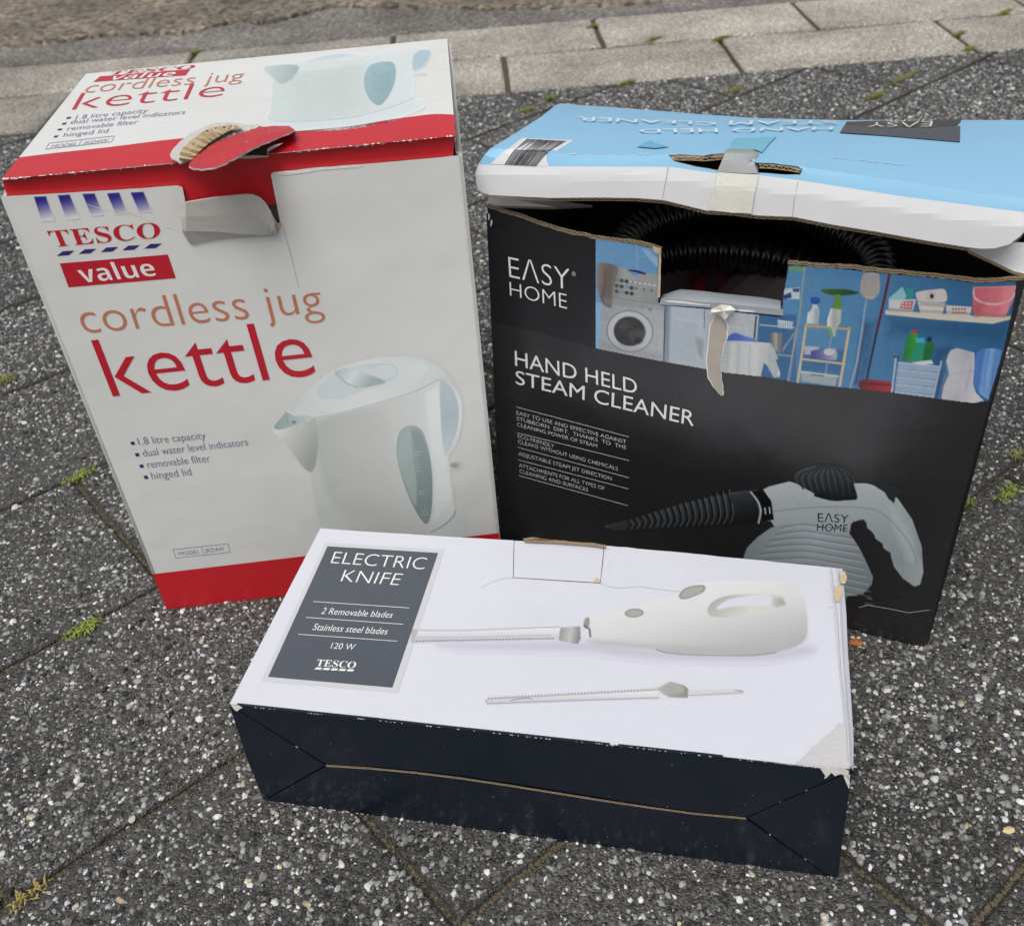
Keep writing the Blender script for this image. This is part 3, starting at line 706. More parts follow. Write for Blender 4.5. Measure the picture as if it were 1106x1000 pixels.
so = tt_.modifiers.new('thick', 'SOLIDIFY'); so.thickness = .0012; so.offset = 1; so.material_offset_rim = 0
decal('panel_crease', KF, stroke(R(160, 110, 5.8833, [(850, 785), (868, 830), (885, 900), (915, 1000)]), .5) + stroke([(315.5, 280), (319, 296), (323, 312)], .35), M['crease'], kfp, .0003)
decal('panel_crease', KF, stroke([(90, 219.5), (110, 226), (140, 230), (165, 240), (196, 251)], .45), M['worn'], kfp, .0003)
decal('bared_card', KF, [R(160, 110, 5.8833, [(802, 780), (845, 768), (848, 790), (815, 850), (806, 815)])], M['core'], kfp, .0003)
decal('scuffed_corner', KF, [[(297, 188), (303, 186), (350, 181), (392, 178.5), (388, 181), (345, 184), (330, 187), (305, 190)]], M['worn'], kfp, .0003)
sheet('slot_backing', [KF.at((285, 212), -.006), KF.at((310, 212), -.006), KF.at((312, 250), -.006), KF.at((287, 250), -.006)], KF.n * -.001, [mat('inner_grey_board', (0.17, 0.155, 0.14), .9)] * 3, kb)
# torn flap on the fold
r5 = lambda pts: R(160, 110, 5.8833, pts)
wp = jag(r5([(140, 345), (160, 310), (205, 262), (265, 212), (330, 180), (400, 150), (460, 140), (540, 142), (600, 152), (650, 155), (690, 150), (720, 160), (600, 205), (430, 262), (330, 335), (262, 380), (200, 400), (190, 385), (150, 368)]), .3, 5)
KLn = KL.n
V0, F0 = cdt(wp, (), (4, 3))
Vt = []
for p in V0:
    base = .0026 + random.uniform(-.0002, .0002)
    Vt.append(KL.at(p, base) if p[1] < 194.3 - p[0] * 47 / 491.5 + 8 else KF.at(p, .004))
tf = obj('torn_patch', Vt, F0, [M['paper_in']], kb); so = tf.modifiers.new('thick', 'SOLIDIFY'); so.thickness = .0008
# corrugated core laid bare: a row of ridges
V = []; F = []
core = r5([(196, 372), (205, 318), (250, 268), (312, 216), (362, 182), (430, 160), (520, 148), (590, 158)]); core2 = r5([(262, 375), (300, 345), (345, 300), (395, 258), (430, 235), (480, 205), (530, 180), (590, 170)])
ca, cb = smooth(core, 3, False), smooth(core2, 3, False)
for i, (a, b) in enumerate(zip(ca, cb)):
    hgt = .0058 + (.0026 if i % 2 else -.0010)
    mid = ((a[0] + b[0]) / 2 + random.uniform(-.6, .6), (a[1] + b[1]) / 2 + random.uniform(-.5, .5))
    V += [KL.at(a, hgt - .0015), KL.at(mid, hgt + random.uniform(-.0004, .0006)), KL.at(b, hgt + .0006)]
for i in range(len(ca) - 1):
    for r_ in range(2): F.append((i * 3 + r_, i * 3 + r_ + 1, i * 3 + r_ + 4, i * 3 + r_ + 3))
obj('corrugated_core', V, F, M['core'], tf)
up_e = r5([(265, 385), (290, 352), (340, 322), (385, 285), (432, 258), (520, 222), (600, 196), (660, 176), (720, 160), (810, 154), (895, 154), (928, 176)])
lo_e = r5([(258, 410), (290, 425), (335, 430), (385, 422), (432, 415), (500, 388), (560, 352), (620, 322), (680, 288), (750, 258), (850, 215), (930, 180)])
up_e = jag(up_e, .35, 4); lo_e = jag(lo_e, .8, 3.2)
mm_ = min(len(up_e), len(lo_e)); up_e = [up_e[int(i * (len(up_e) - 1) / (mm_ - 1))] for i in range(mm_)]; lo_e = [lo_e[int(i * (len(lo_e) - 1) / (mm_ - 1))] for i in range(mm_)]
nn = mm_; V = []; F = []
UPF = lambda p, h: Plane(KL.o + KL.n * h, KL.n).at(p)
for i in range(nn):
    for k_ in range(5):
        f = k_ / 4; a, b = up_e[i], lo_e[i]; p = (a[0] + (b[0] - a[0]) * f, a[1] + (b[1] - a[1]) * f)
        h = .0075 + .0055 * f + .0012 * (1 - abs(2 * f - 1)) - .006 * (i / nn) ** 2 + (random.uniform(-.0003, .0003) if 0 < i < nn - 1 else 0)
        V.append(UPF(p, h + (random.uniform(-.0005, .0005) if k_ in (1, 2, 3) else 0)))
for i in range(nn - 1):
    for k_ in range(4): F.append((i * 5 + k_, i * 5 + k_ + 1, i * 5 + k_ + 6, i * 5 + k_ + 5))
rf = obj('torn_flap', V, F, [M['red'], M['paper_in']], kb, smooth=False)
so = rf.modifiers.new('thick', 'SOLIDIFY'); so.thickness = .0009; so.offset = -1 if True else 1; so.material_offset_rim = 1
# under-layer of the torn board, and dark triangles painting the shade in its flute holes
V2 = []
for i in range(nn):
    for k_ in range(5):
        f = k_ / 4; a, b = up_e[i], lo_e[i]; p = (a[0] + (b[0] - a[0]) * f + .6 * f, a[1] + (b[1] - a[1]) * f + (1.7 * math.sin(math.pi * i / (nn - 1)) ** .5 + random.uniform(-.5, .5)) * f)
        V2.append(UPF(p, .0052 + .006 * f + .003 * math.sin(f * math.pi) - .006 * (i / nn) ** 2))
obj('torn_liner', V2, F, M['kraft'], rf, smooth=True)
hl = r5([(372, 186), (428, 173), (482, 164), (528, 156), (288, 273)])
for hx, hy in hl:
    V3 = [UPF(q, .0105) for q in [(hx - random.uniform(1, 2.6), hy - random.uniform(.3, 1)), (hx + random.uniform(1, 2.6), hy - random.uniform(.5, 1.4)), (hx + random.uniform(-.6, .9), hy + random.uniform(.7, 1.7))]]
    obj('flute_end_shade', V3, [(0, 1, 2)], M['kraft_dark'], tf)
# bent grey card under the flap, the gap's shade painted as a dark patch
decal('fold_gap', KF, [r5([(560, 362), (700, 300), (860, 262), (762, 318), (762, 352), (650, 362)])], M['paper_in'], kll, .0012)
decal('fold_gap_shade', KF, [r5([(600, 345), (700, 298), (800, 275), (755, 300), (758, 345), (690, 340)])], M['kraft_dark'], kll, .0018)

# ================================================================== THE STEAM CLEANER BOX
s1 = on_z((1001, 701)); s0 = Vector((-0.01297, 1.11992, 0)) * U
SF = Plane(s0, (s1 - s0).cross(UP))
ya, yb = 560.0, 760.0
for _ in range(40):
    ym = (ya + yb) / 2; zq = SF.at((525 + (ym - 222) * 15.5 / 356, ym)).z
    if zq > 0: ya = ym
    else: yb = ym
s0 = SF.at((525 + (ya - 222) * 15.5 / 356, ya)); s0.z = 0; e_s = (s1 - s0).normalized(); n_s = -SF.n; n_s.z = 0; n_s.normalize()
sb = thing('steam_cleaner_box', 'black cardboard steam cleaner box with its blue lid half open', 'cardboard box', (s0 + s1) / 2 + n_s * .09)
pBL = proj(s0)
sTL, sTR = SF.at((525, 222)), SF.at((1109, 300))
Dd = 0.335 * U
m5 = [M['charcoal'], M['kraft'], M['kraft_dark']]
m5s = [M['charcoal'], M['black'], M['kraft_dark']]
m5b = [M['black'], M['kraft'], M['kraft_dark']]
topL = jag([(525, 222), (545, 229), (560, 233), (585, 242), (602, 248), (643, 257), (680, 261), (700, 265), (714, 270)], .5, 5)
topR = jag([(851, 284), (880, 287), (915, 288.5), (963, 294), (1010, 298), (1052, 303.5), (1080, 303), (1109, 300)], .5, 5)
sout = topL + [(714, 300), (713, 319), (712, 329)] + [(735, 329), (760, 331), (775, 334), (800, 335), (822, 338), (844, 341)] + [(846, 318), (849, 300)] + topR + [(1091, 367), (1068, 440), (1046, 518), (1028, 583), (1012, 650), (1003, 688), (998, 697), (988, 699.5), (960, 697), (917, 689.5), pBL]
sfp = panel('front_panel', SF, sout, T, m5, sb, edgecls=lambda a, b: 1 if max(a[1], b[1]) < 345 and not (a[0] > 1095 and b[0] > 1095 and abs(a[1] - b[1]) > 20) and abs(a[1] - b[1]) < 60 else 0)
def wedge(px, py): return SF.at((px, py))
s0g, s1g = g0(s0), g0(s1)
b0, b1_ = s0g + n_s * Dd, s1g + n_s * Dd
def tz(p, z): return Vector((p.x, p.y, z))
zL = sTL.z; zR = sTR.z
wall('left_side', s0g + n_s * T, b0, tz(b0, zL), tz(sTL, zL) + n_s * T, sb, m5s, e_s)
wall('right_side', s1g + n_s * T, b1_, tz(b1_, zR), tz(sTR, zR) + n_s * T, sb, m5s, -e_s)
wall('back_panel', b0, b1_, tz(b1_, zR), tz(b0, zL), sb, m5, -n_s)
sheet('bottom_panel', [s0g + n_s * T, s1g + n_s * T, b1_ - n_s * T, b0 - n_s * T], UP * T, m5, sb)
# raw edges of the board along the torn top
for seg in (topL, topR):
    pts = [SF.at(p) for p in seg]
    flutes('board_edge', [p + UP * .0002 for p in pts], n_s, UP, sfp, period=.0042, t=T)
    decal('torn_edge', SF, sum([[[(a[0], a[1] - .2), (b[0], b[1] - .2), (b[0], b[1] + random.uniform(.8, 2.2)), (a[0], a[1] + random.uniform(.8, 2.2))]] for a, b in zip(seg[:-1], seg[1:])], []), M['kraft'], sfp, .0005)
decal('torn_edge', SF, [jag([(711.6, 269), (714, 270), (713, 321), (710.4, 322)], .3, 6), [(705, 266), (714, 269), (713, 276), (706, 272)]], M['core'], sfp, .0006)
# torn front flap bent back into the box
bf = [(712, 329), (735, 329), (760, 331), (775, 334), (800, 335), (822, 338), (844, 341)]
bt = [(716, 318), (735, 312.5), (760, 314.5), (780, 317), (800, 319), (824, 321.5), (843, 324.5)]
V = []; F = []
for i, (a, b) in enumerate(zip(bf, bt)):
    V += [SF.at(a, .0006), SF.at(((a[0] * .6 + b[0] * .4), a[1] * .6 + b[1] * .4), -.001), SF.at(b, -.012)]
for i in range(6):
    for r_ in range(2): F.append((i * 3 + r_, i * 3 + r_ + 1, i * 3 + r_ + 4, i * 3 + r_ + 3))
obj('bent_flap', V, F, mat('bent_flap_print', (0.27, 0.30, 0.33), **GLOSS), sb, smooth=True)
bshade = [((712, 329), (760, 331), (756, 322), (714, 321))]
# printed black corner panel
decal('black_field', SF, [[(525.5, 224), (560, 235), (602, 250), (643, 259), (642.8, 376), (590, 361.5), (530.8, 346.7)]], M['black'], sfp, .0002)
# the laundry room print
lp = Pic((640, 254, 1104, 438), .85, (70, 125, 170))
c1 = lp.reg(640, 240, 5)
SK = grad3((20, 0), (112, 162, 205), (84, 140, 184), (2200, 100), (52, 108, 152))
lp.poly([(15, 80), (370, 145), (355, 425), (1020, 500), (1058, 205), (1500, 220), (2300, 280), (2300, 1000), (2080, 985), (1900, 965), (1560, 905), (1100, 860), (705, 812), (612, 795), (392, 755), (14, 684)], SK)
# left part: basket, cloth, washing machine
lp.line([(240, 130), (240, 255)], 8, (130, 170, 205)); lp.line([(245, 185), (355, 190)], 5, (140, 175, 205), op=.6)
lp.poly([(262, 140), (300, 150), (355, 200), (355, 250), (310, 205)], (150, 185, 215), op=.8)
lp.poly([(110, 235), (355, 288), (355, 440), (105, 408)], grad((120, 240), (165, 170, 168), (350, 430), (150, 154, 152)))
for rr, yy in ((0, 312), (1, 344), (2, 374)):
    for c in range(4): lp.ell(130 + c * 27, yy + c * 4, 11, 10, (62, 62, 62) if (rr + c) % 3 else (112, 150, 180))
for c in range(6): lp.ell(205 + c * 26, 322 + c * 4, 8, 6, (190, 202, 208)); 
for c in range(3): lp.ell(235 + c * 42, 358 + c * 6, 7, 6, (96, 98, 98))
lp.poly([(185, 255), (240, 260), (292, 276), (285, 284), (215, 272)], (36, 40, 90)); lp.poly([(190, 262), (250, 275), (240, 296), (212, 282)], (96, 150, 205))
lp.poly([(110, 405), (395, 450), (392, 756), (36, 692), (45, 430)], grad((60, 420), (160, 166, 170), (390, 740), (182, 188, 192)))
lp.line([(392, 452), (385, 754)], 7, (60, 64, 70)); lp.line([(110, 408), (395, 452)], 4, (125, 128, 130))
lp.ell(312, 472, 22, 21, (176, 180, 182), rot=8); lp.ell(312, 472, 12, 12, (140, 144, 147)); lp.ell(268, 458, 9, 6, (150, 155, 160))
lp.ell(202, 590, 126, 112, (96, 100, 104), rot=12); lp.ell(202, 590, 122, 108, (192, 196, 200), rot=12); lp.ell(200, 590, 88, 82, (120, 124, 130), rot=12); lp.ell(198, 590, 82, 77, (58, 58, 60), rot=12)
for q in range(20): lp.ell(150 + (q % 7) * 14 + random.uniform(-3, 3), 540 + (q // 7) * 14, 3.4, 3, (120, 122, 122), op=.7)
lp.poly([(200, 590), (280, 580), (268, 640), (215, 655)], (92, 94, 96), sm=True, op=.7, soft=4)
lp.poly([(30, 228), (70, 222), (135, 242), (128, 300), (112, 360), (104, 456), (78, 458), (48, 430), (35, 390), (22, 330)], grad3((25, 300), (142, 134, 126), (112, 104, 98), (130, 320), (126, 120, 114)), sm=True)
lp.line([(70, 250), (66, 340), (50, 410)], 6, (88, 82, 78), op=.6); lp.line([(104, 260), (92, 350), (84, 440)], 5, (92, 86, 82), op=.6)
lp.poly([(14, 430), (46, 440), (36, 690), (14, 684)], (136, 184, 222))
# cabinet and sheets of white
lp.poly([(402, 452), (620, 470), (612, 796), (390, 756)], grad((410, 460), (180, 190, 199), (600, 780), (182, 191, 199)))
lp.poly([(445, 522), (578, 545), (562, 760), (420, 735)], (176, 187, 196)); lp.line([(445, 522), (578, 545), (562, 760)], 3, (196, 205, 212)); lp.line([(605, 470), (602, 575)], 3, (60, 70, 84))
lp.poly([(560, 620), (600, 640), (592, 740), (566, 700)], (120, 132, 134), op=.5, soft=4)
lp.poly([(620, 470), (900, 500), (884, 640), (720, 625), (705, 812), (612, 796)], grad((620, 480), (178, 188, 195), (890, 620), (180, 187, 192)))
lp.poly([(725, 560), (835, 578), (828, 640), (728, 628)], (178, 188, 194)); lp.line([(725, 560), (835, 578), (828, 640)], 3, (200, 208, 212))
lp.line([(884, 510), (872, 640)], 9, (52, 66, 80)); lp.line([(902, 508), (890, 640)], 3, (150, 160, 170))
lp.poly([(900, 500), (1100, 500), (1100, 860), (880, 835)], (56, 108, 156))
lp.line([(905, 555), (1090, 570)], 8, (170, 180, 188)); lp.line([(1000, 715), (1075, 722)], 7, (150, 165, 180)); lp.line([(1098, 580), (1062, 852)], 9, (138, 150, 160)); lp.line([(1030, 680), (1085, 610)], 7, (140, 150, 158))
lp.poly([(1000, 528), (1080, 540), (1074, 568), (1005, 558)], (208, 216, 220))
for c in range(7): lp.line([(1012 + c * 10, 540), (1014 + c * 10, 562)], 2.4, (70, 120, 165))
lp.poly([(955, 600), (990, 595), (1026, 606), (1022, 710), (1002, 706), (965, 660)], grad3((955, 640), (90, 94, 92), (168, 170, 160), (1026, 640), (80, 86, 88)))
lp.poly([(718, 632), (765, 598), (820, 615), (880, 635), (800, 648), (722, 642)], grad((720, 630), (60, 90, 180), (860, 630), (100, 130, 205)), sm=True)
lp.poly([(715, 640), (800, 642), (905, 648), (960, 652), (985, 690), (1002, 740), (990, 742), (1014, 830), (980, 842), (940, 770), (925, 762), (908, 836), (860, 832), (700, 812), (690, 800), (712, 700)], grad3((700, 700), (178, 184, 186), (202, 205, 206), (1000, 760), (176, 182, 184)))
for x, a, b in ((735, 650, 800), (790, 660, 815), (850, 665, 820), (960, 670, 800)): lp.line([(x, a), (x - 6, b)], 9, (158, 166, 170), op=.5, soft=3)
for c in range(5): lp.line([(700, 655 + c * 24), (735, 660 + c * 24)], 2.5, (150, 158, 164), op=.8)
# right part
c2 = lp.reg(840, 270, 4.158)
lp.poly([(120, 100), (480, 110), (380, 600), (90, 560)], (92, 148, 190), soft=30, op=.35)
lp.poly([(500, 300), (1040, 330), (1010, 420), (500, 380)], (34, 84, 130), soft=14, op=.55)
lp.poly([(380, 320), (440, 320), (400, 600), (350, 600)], (38, 84, 130), soft=10, op=.5)
lp.poly([(700, 440), (780, 430), (740, 660), (690, 660)], (34, 78, 124), soft=8, op=.6)
lp.poly([(100, 440), (310, 450), (290, 560), (96, 540)], (40, 88, 136), soft=6, op=.5)
lp.poly([(44, 75), (120, 78), (112, 96), (50, 90)], (110, 160, 90))
lp.poly([(30, 175), (100, 168), (98, 222), (25, 220)], (188, 202, 212)); lp.poly([(25, 205), (60, 190), (62, 215), (26, 222)], (40, 70, 130)); lp.poly([(66, 175), (98, 172), (96, 190), (70, 188)], (50, 80, 130))
lp.line([(122, 80), (100, 300), (46, 590)], 9, (166, 172, 176)); lp.line([(124, 80), (102, 300), (48, 590)], 3, (84, 100, 118), op=.8)
lp.poly([(0, 315), (70, 322), (66, 355), (0, 350)], (196, 206, 212))
for c in range(7): lp.line([(4 + c * 10, 326), (5 + c * 10, 350)], 2.2, (70, 120, 165))
lp.poly([(0, 370), (22, 374), (14, 465), (0, 455)], (120, 128, 128)); lp.line([(0, 470), (70, 480)], 6, (140, 152, 164)); lp.line([(22, 455), (72, 375)], 6, (140, 150, 158))
lp.poly([(0, 520), (12, 555), (4, 575), (0, 570)], (200, 204, 206))
WD = (206, 184, 146)
lp.line([(128, 335), (90, 592)], 11, WD); lp.line([(322, 352), (278, 612)], 12, WD); lp.line([(125, 340), (322, 356)], 11, (190, 160, 112)); lp.line([(108, 490), (300, 512)], 9, WD)
lp.poly([(160, 215), (172, 210), (192, 222), (186, 236), (178, 246), (150, 240), (146, 214)], (40, 84, 172)); lp.poly([(158, 245), (178, 246), (188, 275), (182, 335), (130, 330), (134, 285), (152, 268)], grad((130, 290), (216, 222, 222), (188, 300), (176, 186, 190)))
lp.poly([(192, 180), (240, 176), (310, 178), (364, 192), (330, 202), (262, 206), (215, 196)], grad((192, 180), (60, 112, 48), (360, 195), (36, 74, 40)), sm=True)
lp.poly([(258, 200), (282, 200), (286, 265), (270, 272), (238, 264), (252, 240)], (92, 152, 62)); lp.poly([(238, 262), (288, 268), (284, 325), (266, 350), (258, 388), (240, 388), (222, 345), (222, 315)], grad((222, 300), (222, 224, 220), (288, 310), (168, 174, 172)))
lp.line([(242, 385), (226, 470), (210, 605)], 6, (140, 160, 170)); lp.poly([(222, 345), (240, 345), (250, 390), (238, 388)], (120, 172, 92))
lp.poly([(380, 118), (400, 104), (450, 106), (458, 140), (455, 190), (430, 220), (396, 218), (372, 190)], (176, 172, 168), sm=True)
for c in range(9): lp.line([(385 + c * 8.5, 112), (380 + c * 8, 205)], 2.2, (116, 112, 112), op=.7)
lp.line([(400, 218), (388, 300), (358, 500), (326, 620)], 10, (150, 168, 190)); lp.line([(404, 218), (362, 500), (330, 620)], 2.5, (84, 110, 150), op=.8); lp.line([(398, 335), (378, 440), (350, 600)], 8, (66, 84, 112))
lp.line([(502, 112), (470, 260), (442, 380)], 11, (104, 24, 52)); lp.line([(442, 380), (400, 580)], 8, (34, 30, 48))
lp.poly([(118, 430), (188, 436), (184, 470), (120, 470)], (176, 178, 190)); lp.poly([(186, 445), (262, 442), (268, 470), (262, 496), (150, 488), (148, 455)], grad((150, 460), (70, 74, 150), (265, 470), (170, 172, 196))); lp.ell(232, 458, 26, 16, (196, 196, 202))
lp.poly([(104, 545), (270, 566), (258, 612), (106, 590)], (158, 170, 172)); lp.line([(104, 547), (272, 568)], 8, (190, 198, 198)); lp.line([(150, 560), (205, 565)], 3, (40, 50, 60))
lp.poly([(366, 592), (400, 582), (505, 592), (510, 610), (500, 638), (380, 630)], grad((366, 600), (126, 30, 40), (505, 620), (176, 52, 58)), sm=True); lp.line([(372, 600), (506, 606)], 6, (84, 20, 34))
lp.poly([(484, 270), (760, 288), (980, 302), (1050, 296), (1046, 312), (965, 332), (700, 312), (482, 290)], (206, 200, 186))
lp.poly([(498, 218), (560, 165), (578, 205), (572, 225), (620, 222), (606, 272), (498, 268)], (140, 196, 200)); lp.poly([(574, 175), (610, 172), (604, 222), (578, 220)], (50, 150, 150)); lp.poly([(500, 225), (622, 222), (606, 276), (498, 268)], (200, 204, 204)); lp.poly([(560, 232), (612, 228), (602, 268), (545, 262)], (196, 110, 120))
for q in range(8): lp.ell(548 + (q % 4) * 15, 240 + (q // 4) * 14, 4, 4, (222, 210, 210))
lp.poly([(626, 190), (700, 178), (750, 178), (760, 225), (730, 236), (640, 232), (624, 215)], (206, 200, 196), sm=True); lp.ell(690, 208, 24, 26, (196, 192, 190)); lp.ell(692, 208, 9, 11, (66, 56, 52))
lp.poly([(628, 232), (755, 240), (738, 290), (640, 282)], (208, 206, 202)); lp.poly([(755, 248), (872, 256), (862, 300), (758, 288)], (204, 202, 200))
for q in range(10): lp.ell(788 + (q % 5) * 13, 266 + (q // 5) * 16, 4.4, 4.4, (150, 60, 80))
lp.poly([(878, 168), (1072, 162), (1062, 215), (1020, 304), (880, 298), (876, 250)], grad((878, 200), (206, 104, 116), (1060, 240), (226, 128, 138)))
lp.line(smooth([(880, 180), (885, 215), (930, 240), (1000, 242), (1050, 218), (1070, 172)], 5, False), 9, (208, 184, 186)); lp.line([(878, 170), (1072, 164)], 6, (226, 140, 146))
lp.poly([(600, 368), (626, 374), (632, 395), (612, 470), (606, 498), (560, 494), (570, 440), (582, 390)], grad((565, 430), (30, 130, 54), (630, 430), (64, 168, 70)), sm=False); lp.poly([(600, 358), (624, 360), (624, 376), (602, 374)], (190, 60, 60))
lp.poly([(628, 415), (655, 412), (668, 440), (664, 500), (598, 500), (604, 462)], (40, 150, 120)); lp.poly([(618, 396), (658, 396), (658, 416), (620, 416)], (60, 180, 200))
lp.poly([(672, 412), (700, 414), (704, 440), (684, 500), (650, 498), (658, 440)], (28, 118, 62)); lp.poly([(672, 390), (692, 392), (690, 412), (670, 412)], (24, 44, 84))
lp.line([(530, 490), (512, 642)], 8, (180, 192, 204)); lp.line([(735, 500), (698, 664)], 7, (180, 192, 204))
for c in range(5):
    y = 505 + c * 33; x = 542 - c * 4
    lp.poly([(x, y), (x + 186 - c * 3, y + 18), (x + 180 - c * 3, y + 46), (x - 4, y + 30)], (150, 172, 196)); lp.line([(x - 2, y), (x + 186 - c * 3, y + 18)], 3.5, (206, 214, 220))
lp.line([(520, 480), (545, 480), (540, 500)], 4, (40, 50, 80)); lp.poly([(600, 505), (690, 494), (700, 512), (640, 516)], (204, 212, 212))
lp.line([(722, 668), (752, 560)], 6, (96, 120, 160))
lp.poly([(764, 472), (778, 450), (806, 441), (850, 452), (884, 462), (884, 520), (878, 600), (890, 640), (925, 676), (880, 690), (733, 672), (745, 610), (770, 560), (757, 500)], grad3((740, 560), (196, 196, 202), (176, 176, 186), (900, 600), (204, 204, 208)))
lp.line([(768, 560), (870, 545)], 7, (156, 158, 170), op=.6, soft=3); lp.line([(860, 470), (868, 530), (842, 640)], 8, (150, 152, 168), op=.5, soft=3)
lp.poly([(892, 462), (925, 444), (975, 443), (1006, 452), (996, 520), (962, 640), (948, 676), (905, 645), (882, 600), (884, 520)], grad3((885, 540), (76, 128, 200), (128, 172, 224), (1000, 560), (76, 124, 190)))
for x in (912, 940, 972): lp.line([(x + 10, 455), (x - 8, 560), (x - 14, 640)], 6, (64, 108, 176), op=.55, soft=3)
lp.poly([(878, 250), (930, 240), (900, 300), (880, 298)], (176, 78, 92), soft=6, op=.5); lp.poly([(1010, 170), (1060, 168), (1030, 280), (1000, 290)], (238, 150, 158), soft=8, op=.5)
lp.poly([(640, 236), (755, 244), (752, 256), (640, 248)], (120, 116, 112), soft=4, op=.5); lp.poly([(500, 262), (1040, 292), (1040, 300), (500, 272)], (130, 122, 110), soft=3, op=.5)
lp.poly([(255, 205), (266, 203), (262, 345), (248, 380), (240, 300)], (120, 128, 124), soft=4, op=.4); lp.poly([(165, 260), (184, 270), (180, 334), (166, 333)], (150, 162, 170), soft=3, op=.6)
lp.poly([(905, 460), (930, 450), (905, 600), (890, 620)], (60, 104, 176), soft=6, op=.5); lp.poly([(760, 500), (860, 500), (840, 640), (750, 660)], (210, 210, 214), soft=16, op=.4)
lp.reg(640, 240, 5)
lp.poly([(395, 440), (420, 455), (410, 760), (392, 756)], (110, 124, 142), soft=4, op=.7); lp.poly([(60, 410), (395, 455), (395, 480), (60, 440)], (140, 145, 150), soft=4, op=.5)
lp.poly([(40, 640), (390, 715), (390, 756), (36, 692)], (140, 146, 152), soft=8, op=.5); lp.poly([(110, 236), (150, 242), (140, 410), (106, 405)], (124, 124, 120), soft=8, op=.5)
lp.ell(165, 560, 30, 26, (88, 90, 92), op=.5, soft=5); lp.ell(245, 640, 22, 14, (36, 36, 38), op=.7, soft=4)
lp.poly([(745, 660), (770, 660), (760, 815), (735, 815)], (212, 214, 214), soft=6, op=.6); lp.poly([(870, 665), (900, 665), (890, 835), (868, 830)], (212, 214, 214), soft=6, op=.6)
lclip = [(643, 257.5), (660, 260), (690, 264.5), (711, 270), (711, 327), (735, 331), (760, 333), (790, 336), (820, 340), (844, 342.5), (846, 318), (852, 286.5), (900, 289.5), (963, 296), (1020, 301), (1054, 306), (1098, 303.5), (1096, 325), (1084, 379), (1067.5, 433.5), (1054, 435.4), (1040, 434.5), (1014, 431), (960, 424), (912, 419), (861, 414), (830, 408), (780.5, 402.5), (746, 396), (719, 391.5), (680, 384), (643, 376.5)]
lp.C = np.clip((lp.C - 128) * 1.08 + 122, 0, 255)
lp.build('laundry_room_picture', SF, .88, sfp, off=.0003, clip=lclip, grain=3.5, desat=.10)
# bared streak of torn board
pz = smooth([(775, 336), (783, 346), (785, 360), (780, 380), (778, 396), (779, 408), (781, 420), (779, 427), (773, 420), (766, 408), (764, 392), (765, 370), (768, 352), (772, 341)], 3)
pz = [(x + random.uniform(-.7, .7), y + random.uniform(-.7, .7)) for x, y in pz]
decal('torn_streak_rim', SF, [[(x + (x - 774) * .14, y + (y - 380) * .02) for x, y in pz]], M['worn'], sfp, .0005)
decal('torn_streak', SF, [pz], mat('bared_board', (0.40, 0.36, 0.31), 0.9, bump=.6, bscale=600, var=.12, vscale=150), sfp, .0007)
V = []; F = []
for i, (x, y) in enumerate([(768, 334), (778, 329), (789, 330), (795, 335), (788, 340), (783, 346), (776, 339), (768, 338)]): V.append(SF.at((x, y), .003 + .003 * (i % 2)))
V.append(SF.at((781, 336), .006)); obj('torn_scrap', V, [(i, (i + 1) % 8, 8) for i in range(8)], M['worn'], sfp)
decal('clear_tape', SF, [[(714, 322), (760, 326), (846, 334), (846, 341), (800, 336.5), (760, 332), (713, 329)]], mat('taped_print', (0.30, 0.33, 0.36), **GLOSS), sfp, .0009)
decal('tape_glare', SF, [jag([(716, 324.2), (735, 325), (752, 327.5), (767, 329), (766, 330.4), (745, 328.9), (722, 326.6), (716, 324.2)], .35, 4)[:-1], jag([(792, 334), (806, 334.6), (818, 336.4), (812, 337.3), (800, 336.6), (792, 334)], .35, 4)[:-1]], M['lipwhite'], sfp, .0011)  # glare on the tape painted as thin white strips
# lettering on the front
rg5 = lambda *p: R(500, 90, 3.2258, p)
def tx(s, wt, q, *ref): return (s, wt, q[0], q[1], q[2], q[3], *ref)
text('brand_lettering', SF, [tx('EΛSY', -.0135, rg5((162, 676), (372, 722), (157, 600), (371, 643))), tx('HOME', -.0135, rg5((164, 740), (363, 787), (162, 692), (361, 735))), tx('®', -.012, rg5((380, 671), (394, 674), (379, 655), (393, 658)))], M['whiteink'], sfp, .0005)
rg7 = lambda *p: R(530, 360, 3.3333, p)
text('title_lettering', SF, [tx('HAND HELD', 0, rg7((88, 116), (527, 219), (86, 62), (526, 167))), tx('STEAM CLEANER', 0, rg7((90, 182), (731, 334), (89, 133), (736, 281)))], M['whiteink'], sfp, .0005)
sm_t = [('EASY TO USE AND EFFECTIVE AGAINST', 93, 292, 488, 398), ('STUBBORN  DIRT,  THANKS  TO  THE', 94, 313, 488, 418), ('CLEANING POWER OF STEAM', 95, 334, 383, 412), ('ECO-FRIENDLY', 98, 376, 228, 413), ('CLEANS WITHOUT USING CHEMICALS', 99, 396, 457, 494), ('ADJUSTABLE STEAM JET DIRECTION', 100, 439, 435, 530), ('ATTACHMENTS FOR ALL TYPES OF', 102, 481, 410, 565), ('CLEANING AND SURFACES', 104, 502, 350, 570)]
text('feature_lettering', SF, [tx(s, -.011, rg7((x0, y0), (x1, y1), (x0 - .5, y0 - 13), (x1, y1 - 13)), 'E') for s, x0, y0, x1, y1 in sm_t], M['silver'], sfp, .0005)
decal('ruled_line', SF, sum([stroke(rg7(a, b), .5) for a, b in [((92, 265), (498, 373)), ((95, 358), (498, 458)), ((97, 410), (498, 520)), ((98, 455), (496, 560)), ((101, 512), (494, 620))]], []), M['silver'], sfp, .0005)
